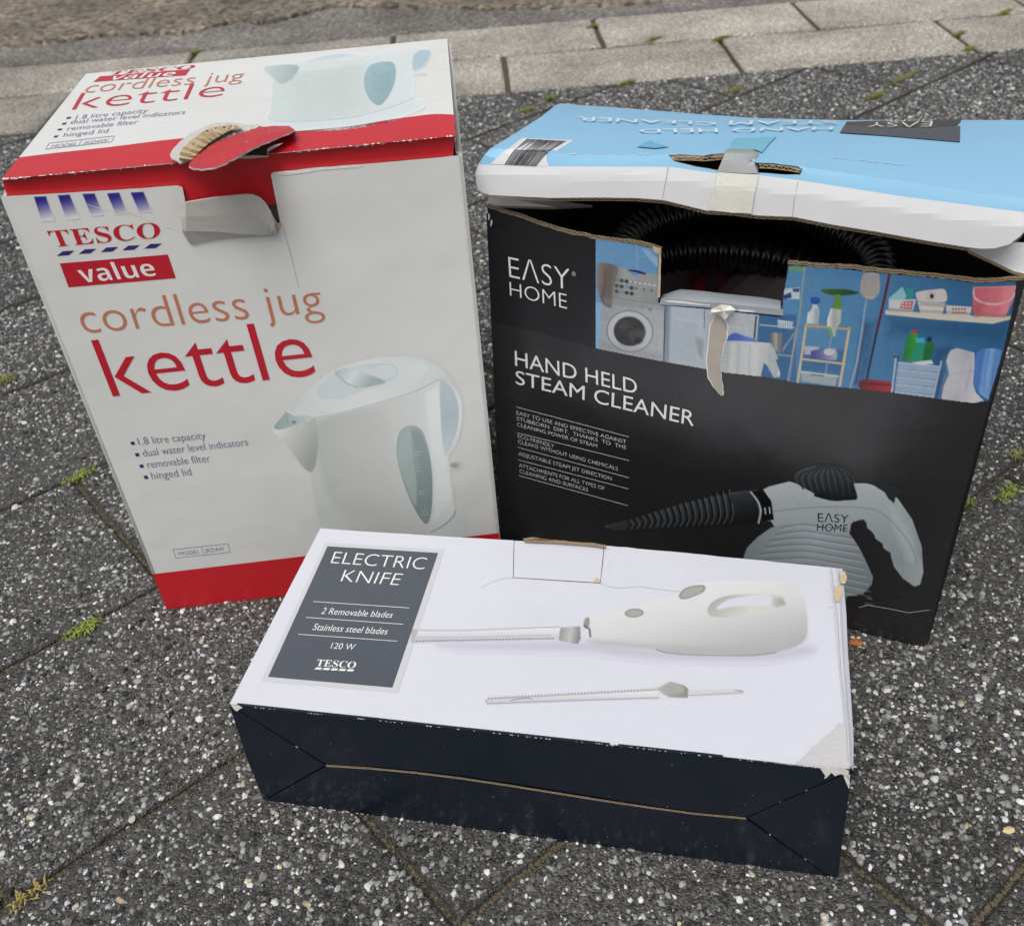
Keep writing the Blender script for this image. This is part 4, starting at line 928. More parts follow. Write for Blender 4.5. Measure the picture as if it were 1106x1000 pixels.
# the steam cleaner picture
sp_ = Pic((652, 496, 1008, 672), .8, (26, 26, 28)); sp_.reg(640, 480, 2.911)
GR = (138, 146, 148)
sp_.line([(44, 258), (120, 240)], 8, (70, 74, 77)); sp_.poly([(44, 258), (60, 250), (110, 238), (270, 188), (440, 150), (520, 142), (545, 180), (560, 240), (440, 250), (300, 262), (120, 270), (60, 270)], grad((300, 160), (64, 68, 70), (320, 265), (20, 22, 24)))
for i in range(17):
    x = 112 + i * 19.5; h = 14 + i * 3.0; cy = 254 - i * 3.1
    sp_.line(smooth([(x, cy + h * .8), (x + 7 + i * .3, cy + h * .3), (x + 8, cy - h * .3), (x - 2, cy - h)], 3, False), 6, (14, 15, 17)); sp_.line(smooth([(x + 7, cy + h * .7), (x + 14 + i * .3, cy + h * .3), (x + 15, cy - h * .3), (x + 6, cy - h)], 3, False), 3.2, (74, 78, 81), op=.85)
sp_.poly([(425, 160), (490, 148), (515, 165), (528, 205), (526, 240), (440, 248), (446, 200)], grad((460, 150), (42, 48, 50), (480, 245), (14, 16, 18)))
sp_.poly([(555, 132), (620, 116), (660, 130), (700, 150), (760, 176), (830, 174), (828, 150), (815, 122), (860, 122), (915, 135), (960, 170), (1005, 235), (1035, 320), (1040, 400), (1030, 440), (1012, 446), (975, 420), (945, 380), (935, 345), (900, 310), (878, 280), (862, 262), (855, 240), (835, 238), (812, 250), (808, 290), (815, 330), (700, 300), (592, 290), (560, 240), (530, 242), (520, 150)], grad3((760, 110), (150, 157, 158), (132, 140, 143), (800, 440), (116, 124, 128)))
sp_.poly([(935, 190), (985, 250), (1015, 320), (1024, 420), (1000, 400), (975, 330), (945, 260)], (152, 160, 162), sm=True, soft=8, op=.7)
sp_.poly([(495, 150), (535, 140), (562, 178), (570, 236), (528, 244), (532, 205), (520, 168)], (8, 9, 10)); sp_.line(smooth([(498, 150), (520, 180), (528, 210), (522, 246)], 4, False), 6, (140, 148, 150)); sp_.line([(542, 200), (544, 218)], 4, (160, 166, 168)); sp_.line([(556, 198), (558, 216)], 4, (160, 166, 168))
sp_.line(smooth([(570, 210), (660, 200), (760, 196), (850, 200), (910, 215), (975, 280), (1010, 340), (1026, 415)], 4, False), 2, (92, 98, 102), op=.9)
sp_.poly([(598, 250), (560, 262), (520, 290), (485, 325), (476, 350), (482, 420), (560, 470), (640, 520), (760, 500), (800, 478), (850, 470), (878, 440), (882, 415), (862, 370), (842, 330), (818, 285), (700, 262)], grad3((480, 350), (116, 124, 128), (138, 146, 150), (880, 430), (108, 115, 120)))
for i in range(11):
    y0 = 258 + i * 17
    sp_.line(smooth([(590 - i * 16, y0 + 4 + i * 3), (660, y0 - 8 + i * 4), (760, y0 + 6 + i * 4), (822 + i * 6, y0 + 14 + i * 6)], 5, False), 3, (92, 99, 103), op=.75); sp_.line(smooth([(592 - i * 16, y0 + 11 + i * 3), (660, y0 - 1 + i * 4), (760, y0 + 13 + i * 4), (824 + i * 6, y0 + 21 + i * 6)], 5, False), 3.4, (160, 168, 171), op=.55)
sp_.poly([(812, 252), (822, 240), (832, 248), (841, 237), (853, 236), (861, 246), (863, 262), (876, 272), (886, 284), (889, 297), (901, 304), (912, 312), (914, 327), (926, 334), (937, 341), (938, 354), (948, 385), (975, 420), (1000, 455), (960, 480), (884, 480), (882, 415), (862, 370), (842, 330), (820, 296), (806, 277), (818, 264)], (26, 26, 28), soft=1.2)
sp_.poly([(945, 360), (985, 380), (1035, 360), (1040, 400), (1030, 440), (1012, 446), (975, 420), (948, 384)], grad((950, 380), (124, 132, 135), (1035, 420), (138, 146, 148)), soft=1.2)
sp_.poly([(634, 110), (640, 90), (665, 75), (712, 66), (765, 68), (795, 82), (818, 110), (824, 135), (832, 160), (826, 172), (770, 174), (715, 166), (690, 150), (650, 128)], grad((700, 66), (48, 56, 58), (740, 172), (12, 16, 17)), sm=True)
for i in range(9):
    x = 650 + i * 20; sp_.line(smooth([(700 + i * 9, 76), (x, 100), (x + 12, 140 + 3 * i)], 4, False), 4.5, (10, 14, 15), op=.8); sp_.line(smooth([(707 + i * 9, 76), (x + 9, 100), (x + 20, 140 + 3 * i)], 4, False), 2, (90, 98, 100), op=.5)
sp_.ell(738, 72, 38, 7, (24, 30, 31)); sp_.line(smooth([(700, 160), (760, 174), (826, 168)], 4, False), 7, (8, 10, 11))
sp_.poly([(876, 124), (920, 122), (978, 144), (978, 154), (955, 156), (948, 185), (930, 170), (918, 150)], (24, 30, 32))
sp_.poly([(800, 478), (850, 474), (862, 482), (850, 520), (820, 545), (800, 540)], (24, 25, 27))
sp_.build('steam_cleaner_picture', SF, 1.3,  sfp, off=.0003, cut=.05)
text('picture_lettering', SF, [tx('EΛSY', -.010, R(640, 480, 2.911, [(709, 243), (803, 246), (708, 214), (806, 220)])), tx('HOME', -.010, R(640, 480, 2.911, [(705, 271), (800, 275), (707, 248), (803, 251)]))], M['black'], sfp, .0006)
decal('panel_crease', SF, stroke(R(780, 360, 2.779, [(410, 822), (440, 815), (500, 826), (560, 838), (622, 830)]), .7), M['crease'], sfp, .0004)
decal('scuffed_edge', SF, [R(780, 360, 2.779, [(x, 938 + random.uniform(-3, 0)), (x + 12, 938), (x + 10, 941), (x + 2, 941)]) for x in range(500, 590, 13)] + [[(524 + i * 3, 224 + i * 7), (526 + i * 3, 224 + i * 7), (527 + i * 2, 230 + i * 7), (525.5 + i * 2, 231 + i * 7)] for i in range(3)], M['worn'], sfp, .0004)

# lid of the steam cleaner box: a bent sheet with a hanging lip
BKP = Plane(tz(b0, 0), n_s); BKP.n = SF.n.copy(); BKP.o = Vector((0.109, 1.444, 0.512)) * U
Bx = [(605, 112), (680, 117.5), (760, 124), (820, 128), (904, 130), (1000, 130), (1106, 130), (1132, 130.5)]
Fx = [(527, 163), (593, 165), (624, 167), (722, 167.5), (782, 169), (820, 175), (866, 180), (966, 195), (1059, 209), (1106, 214), (1124, 217)]
Ex = [(514, 211), (593, 214), (640, 214), (686, 214), (717, 216.5), (764, 228), (820, 233), (857, 234.5), (947, 250.5), (1043, 267), (1074, 268.5), (1120, 276)]
def samp(L, f):
    xs = np.array([p[0] for p in L], float); ys = np.array([p[1] for p in L], float); x = xs[0] + (xs[-1] - xs[0]) * f
    if f < 0: return (x, ys[0] + (ys[1] - ys[0]) / (xs[1] - xs[0]) * (x - xs[0]))
    if f > 1: return (x, ys[-1] + (ys[-1] - ys[-2]) / (xs[-1] - xs[-2]) * (x - xs[-1]))
    return (x, float(np.interp(x, xs, ys)))
NT = 56; fs = np.linspace(-.06, 1.06, NT); rows = []
for f in fs:
    Bp = BKP.at(samp(Bx, f)); Fp = SF.at(samp(Fx, f), .006); Ep = SF.at(samp(Ex, f), .012)
    col = []
    for g in (-.1, 0, .15, .3, .45, .6, .75, .88, .95):
        p = Bp.lerp(Fp, g); p.z += .0045 * math.sin(max(0, g) * math.pi) ; col.append(p)
    col.append(Fp)
    for g in (.12, .5, 1, 1.25): q = Fp.lerp(Ep, g); q = q + SF.n * .002 * math.sin(min(g, 1) * math.pi); col.append(q)
    rows.append(col)
nr = len(rows[0]); V = [p for c in rows for p in c]; F = [(i * nr + k_, i * nr + k_ + 1, (i + 1) * nr + k_ + 1, (i + 1) * nr + k_) for i in range(NT - 1) for k_ in range(nr - 1)]
LID = Curved(V, F)
lip_bot = [(516, 205), (521, 208.5), (531, 211), (593, 214), (640, 213.6), (686, 214), (717, 216.5), (740, 222), (764, 228), (792, 229.5), (820, 233), (857, 234.5), (900, 243), (947, 250.5), (1000, 260), (1043, 267), (1060, 268.8), (1074, 268.5), (1090, 264), (1102, 255.5), (1112, 243)]
lout = [(605, 112)] + Bx[1:] + [(1128, 170), (1120, 222)] + lip_bot[::-1] + [(514, 196), (514, 186), (517, 177), (523, 168), (530, 160.5), (560, 142), (585, 126), (600, 114)]
hole = [(722, 168), (735, 166.8), (760, 168.5), (770, 166.5), (783, 165.5), (800, 170), (818, 176), (835, 176.5), (850, 178.5), (862, 180), (867, 183), (864, 189), (852, 189), (820, 187), (776, 184.5), (750, 180), (728, 174.5)]
hole = jag(hole + [hole[0]], .25, 6)[:-1]
wb = [(505, 177.5), (590, 180), (723, 180.5), (770, 187), (820, 189.5), (864, 195), (972, 212), (1106, 229.5), (1135, 234)]
def wbside(c):
    xs = [p[0] for p in wb]; ys = [p[1] for p in wb]; return 3 if c[1] > np.interp(c[0], xs, ys) else 0
slid = panel('lid', LID, lout, T, [M['blue'], M['kraft'], M['paper_in'], M['lipwhite']], sb, holes=[hole], step=(12, 7), lines=[[(513.9, 177.7)] + wb[1:-2] + [(1106, 229.5), (1119.3, 231)], Fx[1:-1]], classify=wbside)
le = [LID.at(p, 0.0) for p in jag(lip_bot, .12, 14)]
for p_ in le: pass
flutes('board_edge', le, n_s * .5 - UP * .85, SF.n * .75 - UP * .5, slid, period=.0042, t=T)
hb = [LID.at(p, -.0003) for p in [(722, 168), (735, 166.8), (760, 168.5), (783, 165.5)]]
flutes('board_edge', [LID.at(p, -.0004) for p in [(724, 168.6), (745, 168), (762, 169.5), (781, 167)]], -UP, SF.n, slid, period=.005, t=T)
flutes('board_edge', [LID.at(p, -.0004) for p in [(820, 177), (835, 177.6), (850, 179.5), (865, 182)]], -UP, SF.n, slid, period=.005, t=T)
# printing on the lid (upside down as it lies)
rl = lambda *p: R(600, 105, 3.456, p)
ll = mat('pale_lid_ink', (0.72, 0.80, 0.85), **GLOSS)
def tl_(s, br, bl, tr, tlp): return (s, -.004, br, bl, tr, tlp)
text('title_lettering', LID, [('HAND', 0, rl((1038, 118))[0], rl((660, 124))[0], rl((1032, 130))[0], rl((658, 136))[0]), ('HELD', 0, rl((604, 125))[0], rl((312, 127))[0], rl((606, 139))[0], rl((314, 140))[0]), ('STEAM', 0, rl((1050, 94))[0], rl((650, 95))[0], rl((1052, 105))[0], rl((646, 111))[0]), ('CLEANER', 0, rl((600, 101))[0], rl((84, 80))[0], rl((598, 112))[0], rl((82, 95))[0])], ll, slid, .0013)
decal('barcode_label', LID, [R(500, 90, 3.2258, [(206, 192), (388, 200), (330, 235), (298, 290), (96, 282), (140, 240)])], M['lipwhite'], slid, .0002, (10, 6))
bars = []; x = 0.04
while x < .93:
    w__ = random.choice([.010, .010, .018, .028]); 
    T0 = R(500, 90, 3.2258, [(218, 196), (370, 204), (275, 238), (165, 240), (148, 250), (280, 252), (250, 290), (128, 284)])
    def br(f):
        a = (T0[0][0] + (T0[1][0] - T0[0][0]) * f, T0[0][1] + (T0[1][1] - T0[0][1]) * f); m_ = (R(500, 90, 3.2258, [(168, 240), (302, 244)])); b_ = (m_[0][0] + (m_[1][0] - m_[0][0]) * f, m_[0][1] + (m_[1][1] - m_[0][1]) * f)
        c_ = (T0[7][0] + (T0[6][0] - T0[7][0]) * f + 4, T0[7][1] + (T0[6][1] - T0[7][1]) * f); return a, b_, c_
    a1, m1, c1_ = br(x); a2, m2, c2_ = br(x + w__); bars += [[a1, a2, m2, m1], [m1, m2, c2_, c1_]]; x += w__ + random.choice([.010, .014, .022])
decal('barcode', LID, bars, M['black'], slid, .0005, (3, 3))
decal('brand_plate', LID, [R(780, 90, 3.227, [(434, 136), (500, 133.5), (600, 131), (832, 127.5), (828, 208), (700, 197), (560, 186), (410, 175)])], M['charcoal'], slid, .0003, (12, 5))
decal('brand_plate_stripe', LID, [R(780, 90, 3.227, [(425, 150), (560, 158), (700, 160), (830, 152), (828, 208), (700, 197), (560, 186), (410, 175)])], M['slate'], slid, .0005, (12, 5))
text('brand_lettering', LID, [('EΛSY', -.012, (1007.5, 138.3), (935, 137), (1005, 131.6), (938, 131.2))][:0] + [('EΛSY', -.010, (1007.5, 133.3), (938, 134.5), (1005.5, 139.3), (937, 139.3)), ('HOME', -.010, (1007, 130.9), (957, 131.5), (1006, 133), (956, 133.5))], M['whiteink'], slid, .0012)
decal('lid_tape', LID, [rl((634, 208), (650, 201), (730, 203), (757, 215), (758, 285), (700, 284), (606, 278), (622, 240))], M['tape'], slid, .0012, (8, 5))
decal('lid_tape', LID, [[(776, 186), (797, 187.5), (820, 188.8), (816, 207), (812, 230), (790, 229), (765, 226)]], M['tape_warm'], slid, .0012, (8, 5))
decal('teal_label', LID, [rl((665, 160), (825, 152), (800, 175), (770, 212), (745, 202), (650, 198))], mat('teal_foil', (0.17, 0.48, 0.62), **GLOSS), slid, .0008, (9, 5))
decal('teal_label', LID, [rl((303, 190), (355, 166), (375, 178), (425, 190), (370, 196))], mat('deep_blue_ink', (0.15, 0.42, 0.66), **GLOSS), slid, .0008)
decal('lid_crease', LID, stroke([(722, 180.5), (720, 192), (716, 214)], .6), M['crease'], slid, .0004)
decal('lid_crease', LID, stroke([(862, 197), (858, 215), (856, 233)], .6), M['crease'], slid, .0004)
decal('lid_scuff', LID, sum([stroke([(900 + i * 9, 171 + i * 1.0 + random.uniform(-.5, .5)), (904 + i * 9 + random.uniform(0, 4), 171.6 + i * 1.0 + random.uniform(-.5, .5))], .5) for i in range(9)], []) + sum([stroke([(610 + i * 8, 166.6 + i * .05), (614 + i * 8, 166.7 + i * .05)], .5) for i in range(12) if i % 3], []), M['silver'], slid, .0005)
# small dust flaps at both ends
fl = sheet('dust_flap', [SF.at((526, 222), -.002), SF.at((528, 213), -.004) + UP * .001, SF.at((572, 213), -.03), SF.at((640, 222), -.05), SF.at((600, 224), -.02)], -UP * .0015, [M['lipwhite'], M['kraft'], M['paper_in']], sb)
fr = sheet('dust_flap', [SF.at((1112, 297), -.002), SF.at((1095, 293), -.002), SF.at((1070, 281), -.003), (SF.at((1046, 270), -.003)), SF.at((1052, 262), -.02), SF.at((1118, 262), -.04)], -UP * .0018, [M['lipwhite'], M['kraft'], M['paper_in']], sb)

# ------------------------------------------------------------------ what lies in the box
hm = mat('black_hose_plastic', (0.004, 0.004, 0.005), rough=.3, coat=.15, coat_rough=.1)
def inbox(a, b, z): return s0g + e_s * a + n_s * b + UP * z
def hose(cx, cy, z0, ra, rb, a0, a1, tilt, r):
    V = []; F = []; NS = 14; L = (a1 - a0) * (ra + rb) / 2; n = int(L / .0013)
    for i in range(n + 1):
        a = a0 + (a1 - a0) * i / n; c = inbox(cx + ra * math.cos(a), cy + rb * math.sin(a), z0 + tilt * math.sin(a))
        d = (e_s * (-ra * math.sin(a)) + n_s * (rb * math.cos(a)) + UP * tilt * math.cos(a)).normalized(); x = d.cross(UP).normalized(); y = d.cross(x)
        rr = r * (1 + .10 * math.cos(i * math.pi * 2 / 5))
        for k_ in range(NS): q = 2 * math.pi * k_ / NS; V.append(c + x * rr * math.cos(q) + y * rr * math.sin(q))
    for i in range(n):
        for k_ in range(NS): F.append((i * NS + k_, i * NS + (k_ + 1) % NS, (i + 1) * NS + (k_ + 1) % NS, (i + 1) * NS + k_))
    return V, F
h1 = hose(.165, .085, .232, .088, .055, -.4, math.pi + .4, .015, .0135)
h2 = hose(.160, .072, .210, .086, .05, -.3, math.pi + .5, .012, .0135)
ho = thing('corrugated_hose', 'black ribbed plastic hose coiled inside the open steam cleaner box', 'hose', inbox(.17, .09, .2))
obj('hose_coil', h1[0], h1[1], hm, ho, smooth=True); obj('hose_coil', h2[0], h2[1], hm, ho, smooth=True)
bagm = mat('clear_bag_film', (0.22, 0.17, 0.18), rough=.25, coat=.5, bump=1.0, bscale=60); bagm.node_tree.nodes['Principled BSDF'].inputs['Alpha'].default_value = 1
bg_ = thing('plastic_bag', 'crumpled clear plastic bag with red printed warnings below the hose', 'plastic bag', inbox(.17, .05, .19))
V = []; F = []; nx, ny = 22, 14
for i in range(nx):
    for j in range(ny):
        a = .04 + .23 * i / (nx - 1); b = .008 + .155 * j / (ny - 1)
        V.append(inbox(a, b, .192 + .026 * math.sin(i * .33) * math.sin(j * .4 + .6) + .005 * random.uniform(-1, 1)))
for i in range(nx - 1):
    for j in range(ny - 1): F.append((i * ny + j, (i + 1) * ny + j, (i + 1) * ny + j + 1, i * ny + j + 1))
bgo = obj('bag_film', V, F, bagm, bg_, smooth=True)
BAG = Curved(V, F)
rgb = lambda *p: R(640, 240, 5, p)
text('warning_print', BAG, [('ORI D', 0, rgb((520, 210))[0], rgb((495, 360))[0], rgb((568, 212))[0], rgb((545, 364))[0]), ('LIFE FOR', 0, rgb((590, 190))[0], rgb((560, 365))[0], rgb((632, 195))[0], rgb((610, 368))[0]), ('WARNING', 0, rgb((690, 200))[0], rgb((640, 372))[0], rgb((725, 205))[0], rgb((680, 378))[0])], mat('red_bag_ink', (0.42, 0.03, 0.05), .4), bgo, .0006)

# ================================================================== THE KNIFE BOX
n0, n1 = on_z((285, 864)), on_z((905, 948))
NF = Plane(n0, (n1 - n0).cross(UP)); e_n = (n1 - n0).normalized(); i_n = -NF.n; i_n.z = 0; i_n.normalize()
nTL, nTR = NF.at((248, 760)), NF.at((918, 832))
NTOP = Plane(nTL, (nTR - nTL).cross(i_n))
nb = thing('electric_knife_box', 'long low electric knife box with white top lying in front', 'cardboard box', (n0 + n1) / 2 + i_n * .07)
nBL, nBR = NTOP.at((346, 570.5)), NTOP.at((909, 614))
m7 = [M['navy'], M['navy'], M['paper_in']]
ntop_out = [(248, 760)] + [(300, 659), (346, 570.5), (380, 573)] + jag([(380, 573), (470, 578.5), (555, 583.5)], .2, 12)[1:] + [(554.5, 600), (554, 624), (600, 627), (648.5, 630), (651, 610), (653, 589)] + jag([(653, 589), (750, 598), (850, 608), (909, 614)], .3, 12)[1:] + [(912, 680), (916, 760), (918, 820), (918, 831), (914, 834), (905, 831.5), (860, 825.5), (760, 814.5), (600, 797.5), (430, 779), (330, 768.5)]
ntop = panel('top_panel', NTOP, ntop_out, .0016, [M['knifewhite'], M['paper_in'], M['paper_in']], nb, step=(60, 40))
tabp = panel('tuck_tab', NTOP, [(555.6, 583.8), (652.4, 588.6), (648.2, 629.2), (554.7, 623.4)], .0012, [M['knifewhite'], M['kraft'], M['paper_in']], nb, off=-.0003)
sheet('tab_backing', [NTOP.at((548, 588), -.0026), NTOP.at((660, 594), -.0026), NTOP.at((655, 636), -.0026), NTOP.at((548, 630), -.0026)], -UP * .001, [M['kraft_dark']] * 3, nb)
ke = jag([(565, 583.6), (580, 581.5), (600, 583), (620, 585), (640, 586), (654, 588.5)], .35, 5)
decal('torn_edge', NTOP, [ke + [(655, 592), (640, 589.5), (600, 586.5), (566, 585)], jag([(565, 581.5), (574, 580), (590, 582), (600, 584), (566, 584.5)], .3, 5)], M['kraft'], tabp, .002)
decal('bared_card', NTOP, [[(648, 626), (644, 623.5), (640.5, 628.4), (647.5, 629.5)]], M['core'], tabp, .0012)
decal('panel_crease', NTOP, stroke(smooth([(554, 624), (545, 624.5), (530, 629), (519, 635)], 3, False), .3) + stroke([(648.5, 630), (660, 634), (672, 635), (690, 633), (702, 635), (735, 639)], .35) + stroke([(894, 655), (902, 656.5), (908, 658)], .4), M['crease'], ntop, .0003)
bp_ = n_tz = None
nBLg, nBRg = g0(nBL), g0(nBR)
wall('right_side', g0(n1) + i_n * .002, nBRg, nBR + UP * -.001 + e_n * .0012, nTR - UP * .001 + e_n * .0016 + i_n * .002, nb, m7, -e_n)
wall('left_side', g0(n0) + i_n * .002, nBLg, nBL - UP * .001, nTL - UP * .001 + i_n * .002, nb, m7, e_n)
wall('back_panel', nBLg, nBRg, nBR - UP * .001, nBL - UP * .001, nb, m7, -i_n)
sheet('bottom_panel', [g0(n0) + i_n * .003, g0(n1) + i_n * .003, nBRg - i_n * .003, nBLg - i_n * .003], UP * T, m7, nb)
# folded front: four flaps that meet at the slit
slit = [(352, 826), (400, 829), (450, 833.8), (500, 840), (550, 847.5), (600, 855.5), (650, 863.5), (700, 871), (750, 877.8), (806, 883)]
up_s = [(x, y - 1.0 - 1.6 * math.sin(math.pi * (x - 352) / 454)) for x, y in slit]
lo_s = [(x, y + 1.6) for x, y in slit]
topedge = jag([(248, 760.5), (430, 779.8), (600, 798.3), (760, 815.3), (905, 832), (918, 832)], .15, 30)
sheet('closure_flap', [NF.at(p, .0003) for p in topedge] + [NF.at(p, .0014 * (1 if 0 < i < 9 else .3)) for i, p in enumerate(reversed([(353, 825.2)] + up_s[1:-1] + [(806.5, 881.8)]))], i_n * .0016, m7, nb)
sheet('closure_flap', [NF.at(p, -.0001) for p in lo_s] + [NF.at((895, 946.5), 0), NF.at((600, 907.5), 0), NF.at((286, 864.5), 0)], i_n * .0016, m7, nb)
sheet('closure_flap', [NF.at(p, 0) for p in [(248, 761.5), (351, 826), (284.8, 863.8), (265, 815)]], i_n * .0016, m7, nb)
sheet('closure_flap', [NF.at(p, 0) for p in [(807.5, 882.6), (917.8, 833.5), (912, 890), (905, 948), (896.5, 946.5)]], i_n * .0016, m7, nb)
sheet('flap_backing', [NF.at(p, -.0025) for p in [(262, 775), (908, 845), (896, 938), (292, 858)]], i_n * .001, [M['navy']] * 3, nb)
V = []; F = []
for i, (x, y) in enumerate(slit): V += [NF.at((x, y - .4), .0005), NF.at((x, y + 1.5), .0002)]
sl_ = obj('slit_edge', V, [(2 * i, 2 * i + 2, 2 * i + 3, 2 * i + 1) for i in range(9)], M['core'], nb)
V = []
for i, (x, y) in enumerate(slit): V += [NF.at((x, y + .25), .0008), NF.at((x, y + .7), .0007)]
obj('slit_liner', V, [(2 * i, 2 * i + 2, 2 * i + 3, 2 * i + 1) for i in range(9)], M['kraft_dark'], sl_)
wr = []
for a, b, dn in (((248, 760), (352, 826), .04), ((284.8, 864), (352, 827), .06), ((806, 882), (917, 832.5), .05), ((808, 884), (896, 946), .03), ((248, 760.6), (918, 832.6), .22), ((285, 864), (420, 882.5), .3), ((640, 801.8), (745, 813.5), .4), ((840, 823.5), (918, 832.5), .9), ((285, 864), (905, 947.6), .10)):
    n_ = int(math.hypot(b[0] - a[0], b[1] - a[1]) / 3)
    for i in range(n_):
        if random.random() < dn:
            f = i / n_; x, y = a[0] + (b[0] - a[0]) * f, a[1] + (b[1] - a[1]) * f; l = random.uniform(.8, 3.4); h = random.uniform(.4, 1.0)
            sl = (b[1] - a[1]) / (b[0] - a[0] + 1e-6); wr.append([(x, y - .1), (x + l, y + l * sl - .1), (x + l * .8, y + l * sl * .8 + h), (x + l * .2, y + l * sl * .2 + h * .8)])
wr += [jag([(248, 759.5), (258, 761.5), (262, 764), (256, 768), (250, 766)], .5, 3), jag([(884, 827), (900, 829), (917, 832), (918, 845), (914, 838), (908, 836), (902, 838), (898, 834), (890, 841), (892, 833)], .8, 3), jag([(911, 838), (918, 836), (917, 852), (915, 846)], .5, 3)]
wr = [w_ if len(w_) == 4 else w_[:-1] for w_ in wr]
decal('scuffed_edge', NF, wr, M['worn'], ntop, .0018)
specks = []
for _ in range(70):
    f, g = random.random(), random.random() ** 1.5; px_ = 262 + 640 * f; py_ = (770 + 68 * f) + (95 + 8 * f) * (1 - g * .95); r_ = random.uniform(.25, .7)
    if 275 < px_ < 900: specks.append([(px_ - r_, py_), (px_, py_ - r_), (px_ + r_, py_), (px_, py_ + r_ * 1.6)])
decal('dust_speck', NF, specks, mat('pale_dust', (0.16, 0.17, 0.18), .9), ntop, .0021)
# label
lb = lambda *p: R(240, 560, 3.456, p)
decal('label_frame', NTOP, [lb((385, 90), (830, 115), (655, 650), (145, 606))], M['frame'], ntop, .0002)
decal('label_field', NTOP, [lb((393, 103), (806, 128), (635, 630), (171, 590))], M['slate'], ntop, .00035)
text('label_lettering', NTOP, [tx('ELECTRIC', -.014, lb((404, 166), (753, 190), (420, 123), (768, 146))), tx('KNIFE', -.014, lb((441, 234), (657, 249), (458, 191), (677, 206)))], M['whiteink'], ntop, .0005)
text('label_small_lettering', NTOP, [tx('2 Removable blades', -.003, lb((368, 355), (632, 370), (380, 332), (643, 348)), 'l'), tx('Stainless steel blades', -.003, lb((336, 415), (613, 432), (348, 391), (624, 409)), 'l'), tx('120 W', -.003, lb((404, 484), (491, 490), (412, 462), (500, 468)))], M['whiteink'], ntop, .0005)
text('label_logo', NTOP, [tx(SER, 0, lb((349, 549), (495, 558), (358, 524), (504, 534)))], M['whiteink'], ntop, .0005)
decal('label_logo_dashes', NTOP, [lb((343 + 30 * i, 562 + 1.6 * i), (367 + 30 * i, 563.5 + 1.6 * i), (374 + 30 * i, 556 + 1.6 * i), (352 + 30 * i, 554.5 + 1.6 * i)) for i in range(5)], M['whiteink'], ntop, .0005)
decal('ruled_line', NTOP, sum([stroke(lb(a, b), .55) for a, b in [((340, 309), (698, 333)), ((312, 368), (676, 394)), ((284, 431), (652, 457))]], []), M['whiteink'], ntop, .0005)
# printed knife
kn_ = Pic((444, 612, 884, 768), .85, (221, 222, 234)); kn_.reg(500, 560, 2.514)
kn_.poly([(-60, 338), (200, 334), (340, 335), (560, 358), (800, 368), (930, 345), (945, 366), (800, 388), (500, 382), (300, 360), (0, 356)], (178, 178, 192), soft=9, op=.5, sm=True)
kn_.poly([(-140, 304), (0, 304), (262, 294), (262, 326), (240, 328), (0, 334), (-140, 336)], grad3((0, 296), (236, 236, 240), (214, 214, 220), (0, 336), (196, 196, 204)))
kn_.line([(-140, 303), (0, 303.5), (262, 294)], 1.6, (140, 140, 146)); kn_.line([(-140, 322), (0, 322), (240, 316)], 1.4, (150, 150, 156), op=.8)
for i in range(46): kn_.poly([(-138 + i * 8.4, 331 - i * .17), (-134 + i * 8.4, 336 - i * .17), (-130 + i * 8.4, 331 - i * .17)], (120, 118, 118), op=.9)
kn_.poly([(318, 298), (345, 300), (345, 318), (318, 320)], (222, 222, 226))
kn_.poly([(265, 296), (318, 292), (320, 325), (312, 340), (290, 338), (260, 330)], grad3((262, 310), (150, 150, 148), (196, 196, 194), (320, 320), (128, 128, 126)))
kn_.poly([(328, 280), (345, 264), (420, 250), (470, 235), (560, 212), (610, 186), (660, 172), (760, 166), (870, 167), (905, 182), (925, 215), (934, 260), (935, 310), (915, 340), (860, 360), (800, 370), (700, 368), (570, 364), (520, 354), (400, 346), (358, 342), (345, 322)], grad3((600, 170), (233, 235, 236), (217, 219, 218), (640, 370), (184, 186, 185)), sm=True)
kn_.poly([(350, 328), (500, 340), (700, 350), (860, 344), (930, 320), (912, 342), (860, 360), (800, 370), (700, 368), (570, 364), (520, 354), (400, 346), (360, 342)], (176, 178, 178), sm=True, soft=6, op=.6)
kn_.poly([(664, 252), (675, 228), (715, 210), (780, 205), (840, 206), (866, 214), (872, 238), (850, 250), (800, 262), (720, 268), (680, 266)], grad((700, 205), (176, 178, 172), (760, 268), (214, 214, 208)), sm=True)
kn_.poly([(690, 246), (715, 222), (780, 208), (838, 209), (852, 232), (800, 236), (740, 238)], (220, 221, 232), sm=True, soft=2)
kn_.poly([(840, 207), (868, 214), (876, 232), (852, 240), (838, 236)], grad((840, 215), (206, 206, 202), (872, 235), (158, 158, 152)), soft=4)
kn_.poly([(586, 212), (596, 194), (620, 183), (655, 181), (654, 198), (625, 212), (600, 219)], (150, 150, 144), sm=True); kn_.poly([(592, 209), (600, 196), (622, 186), (650, 185), (648, 197), (622, 209), (602, 214)], (172, 172, 166), sm=True)
kn_.ell(465, 256, 26, 12, (140, 141, 136), rot=-3); kn_.ell(465, 256, 22, 9, (172, 173, 168), rot=-3)
kn_.ell(336, 283, 8, 16, (150, 150, 148), rot=12); kn_.line([(330, 290), (344, 300), (346, 320)], 5, (110, 110, 108))
kn_.line(smooth([(525, 354), (545, 362), (600, 368), (700, 371), (780, 371), (850, 364)], 4, False), 3, (120, 120, 116), op=.7)
kn_.poly([(62, 490), (100, 484), (300, 474), (530, 465), (532, 486), (300, 493), (72, 503), (64, 500)], grad((300, 468), (232, 232, 234), (300, 494), (206, 206, 212)))
kn_.line([(66, 502), (300, 493), (532, 486)], 1.8, (128, 128, 132)); kn_.line([(62, 492), (66, 502)], 2, (128, 128, 130))
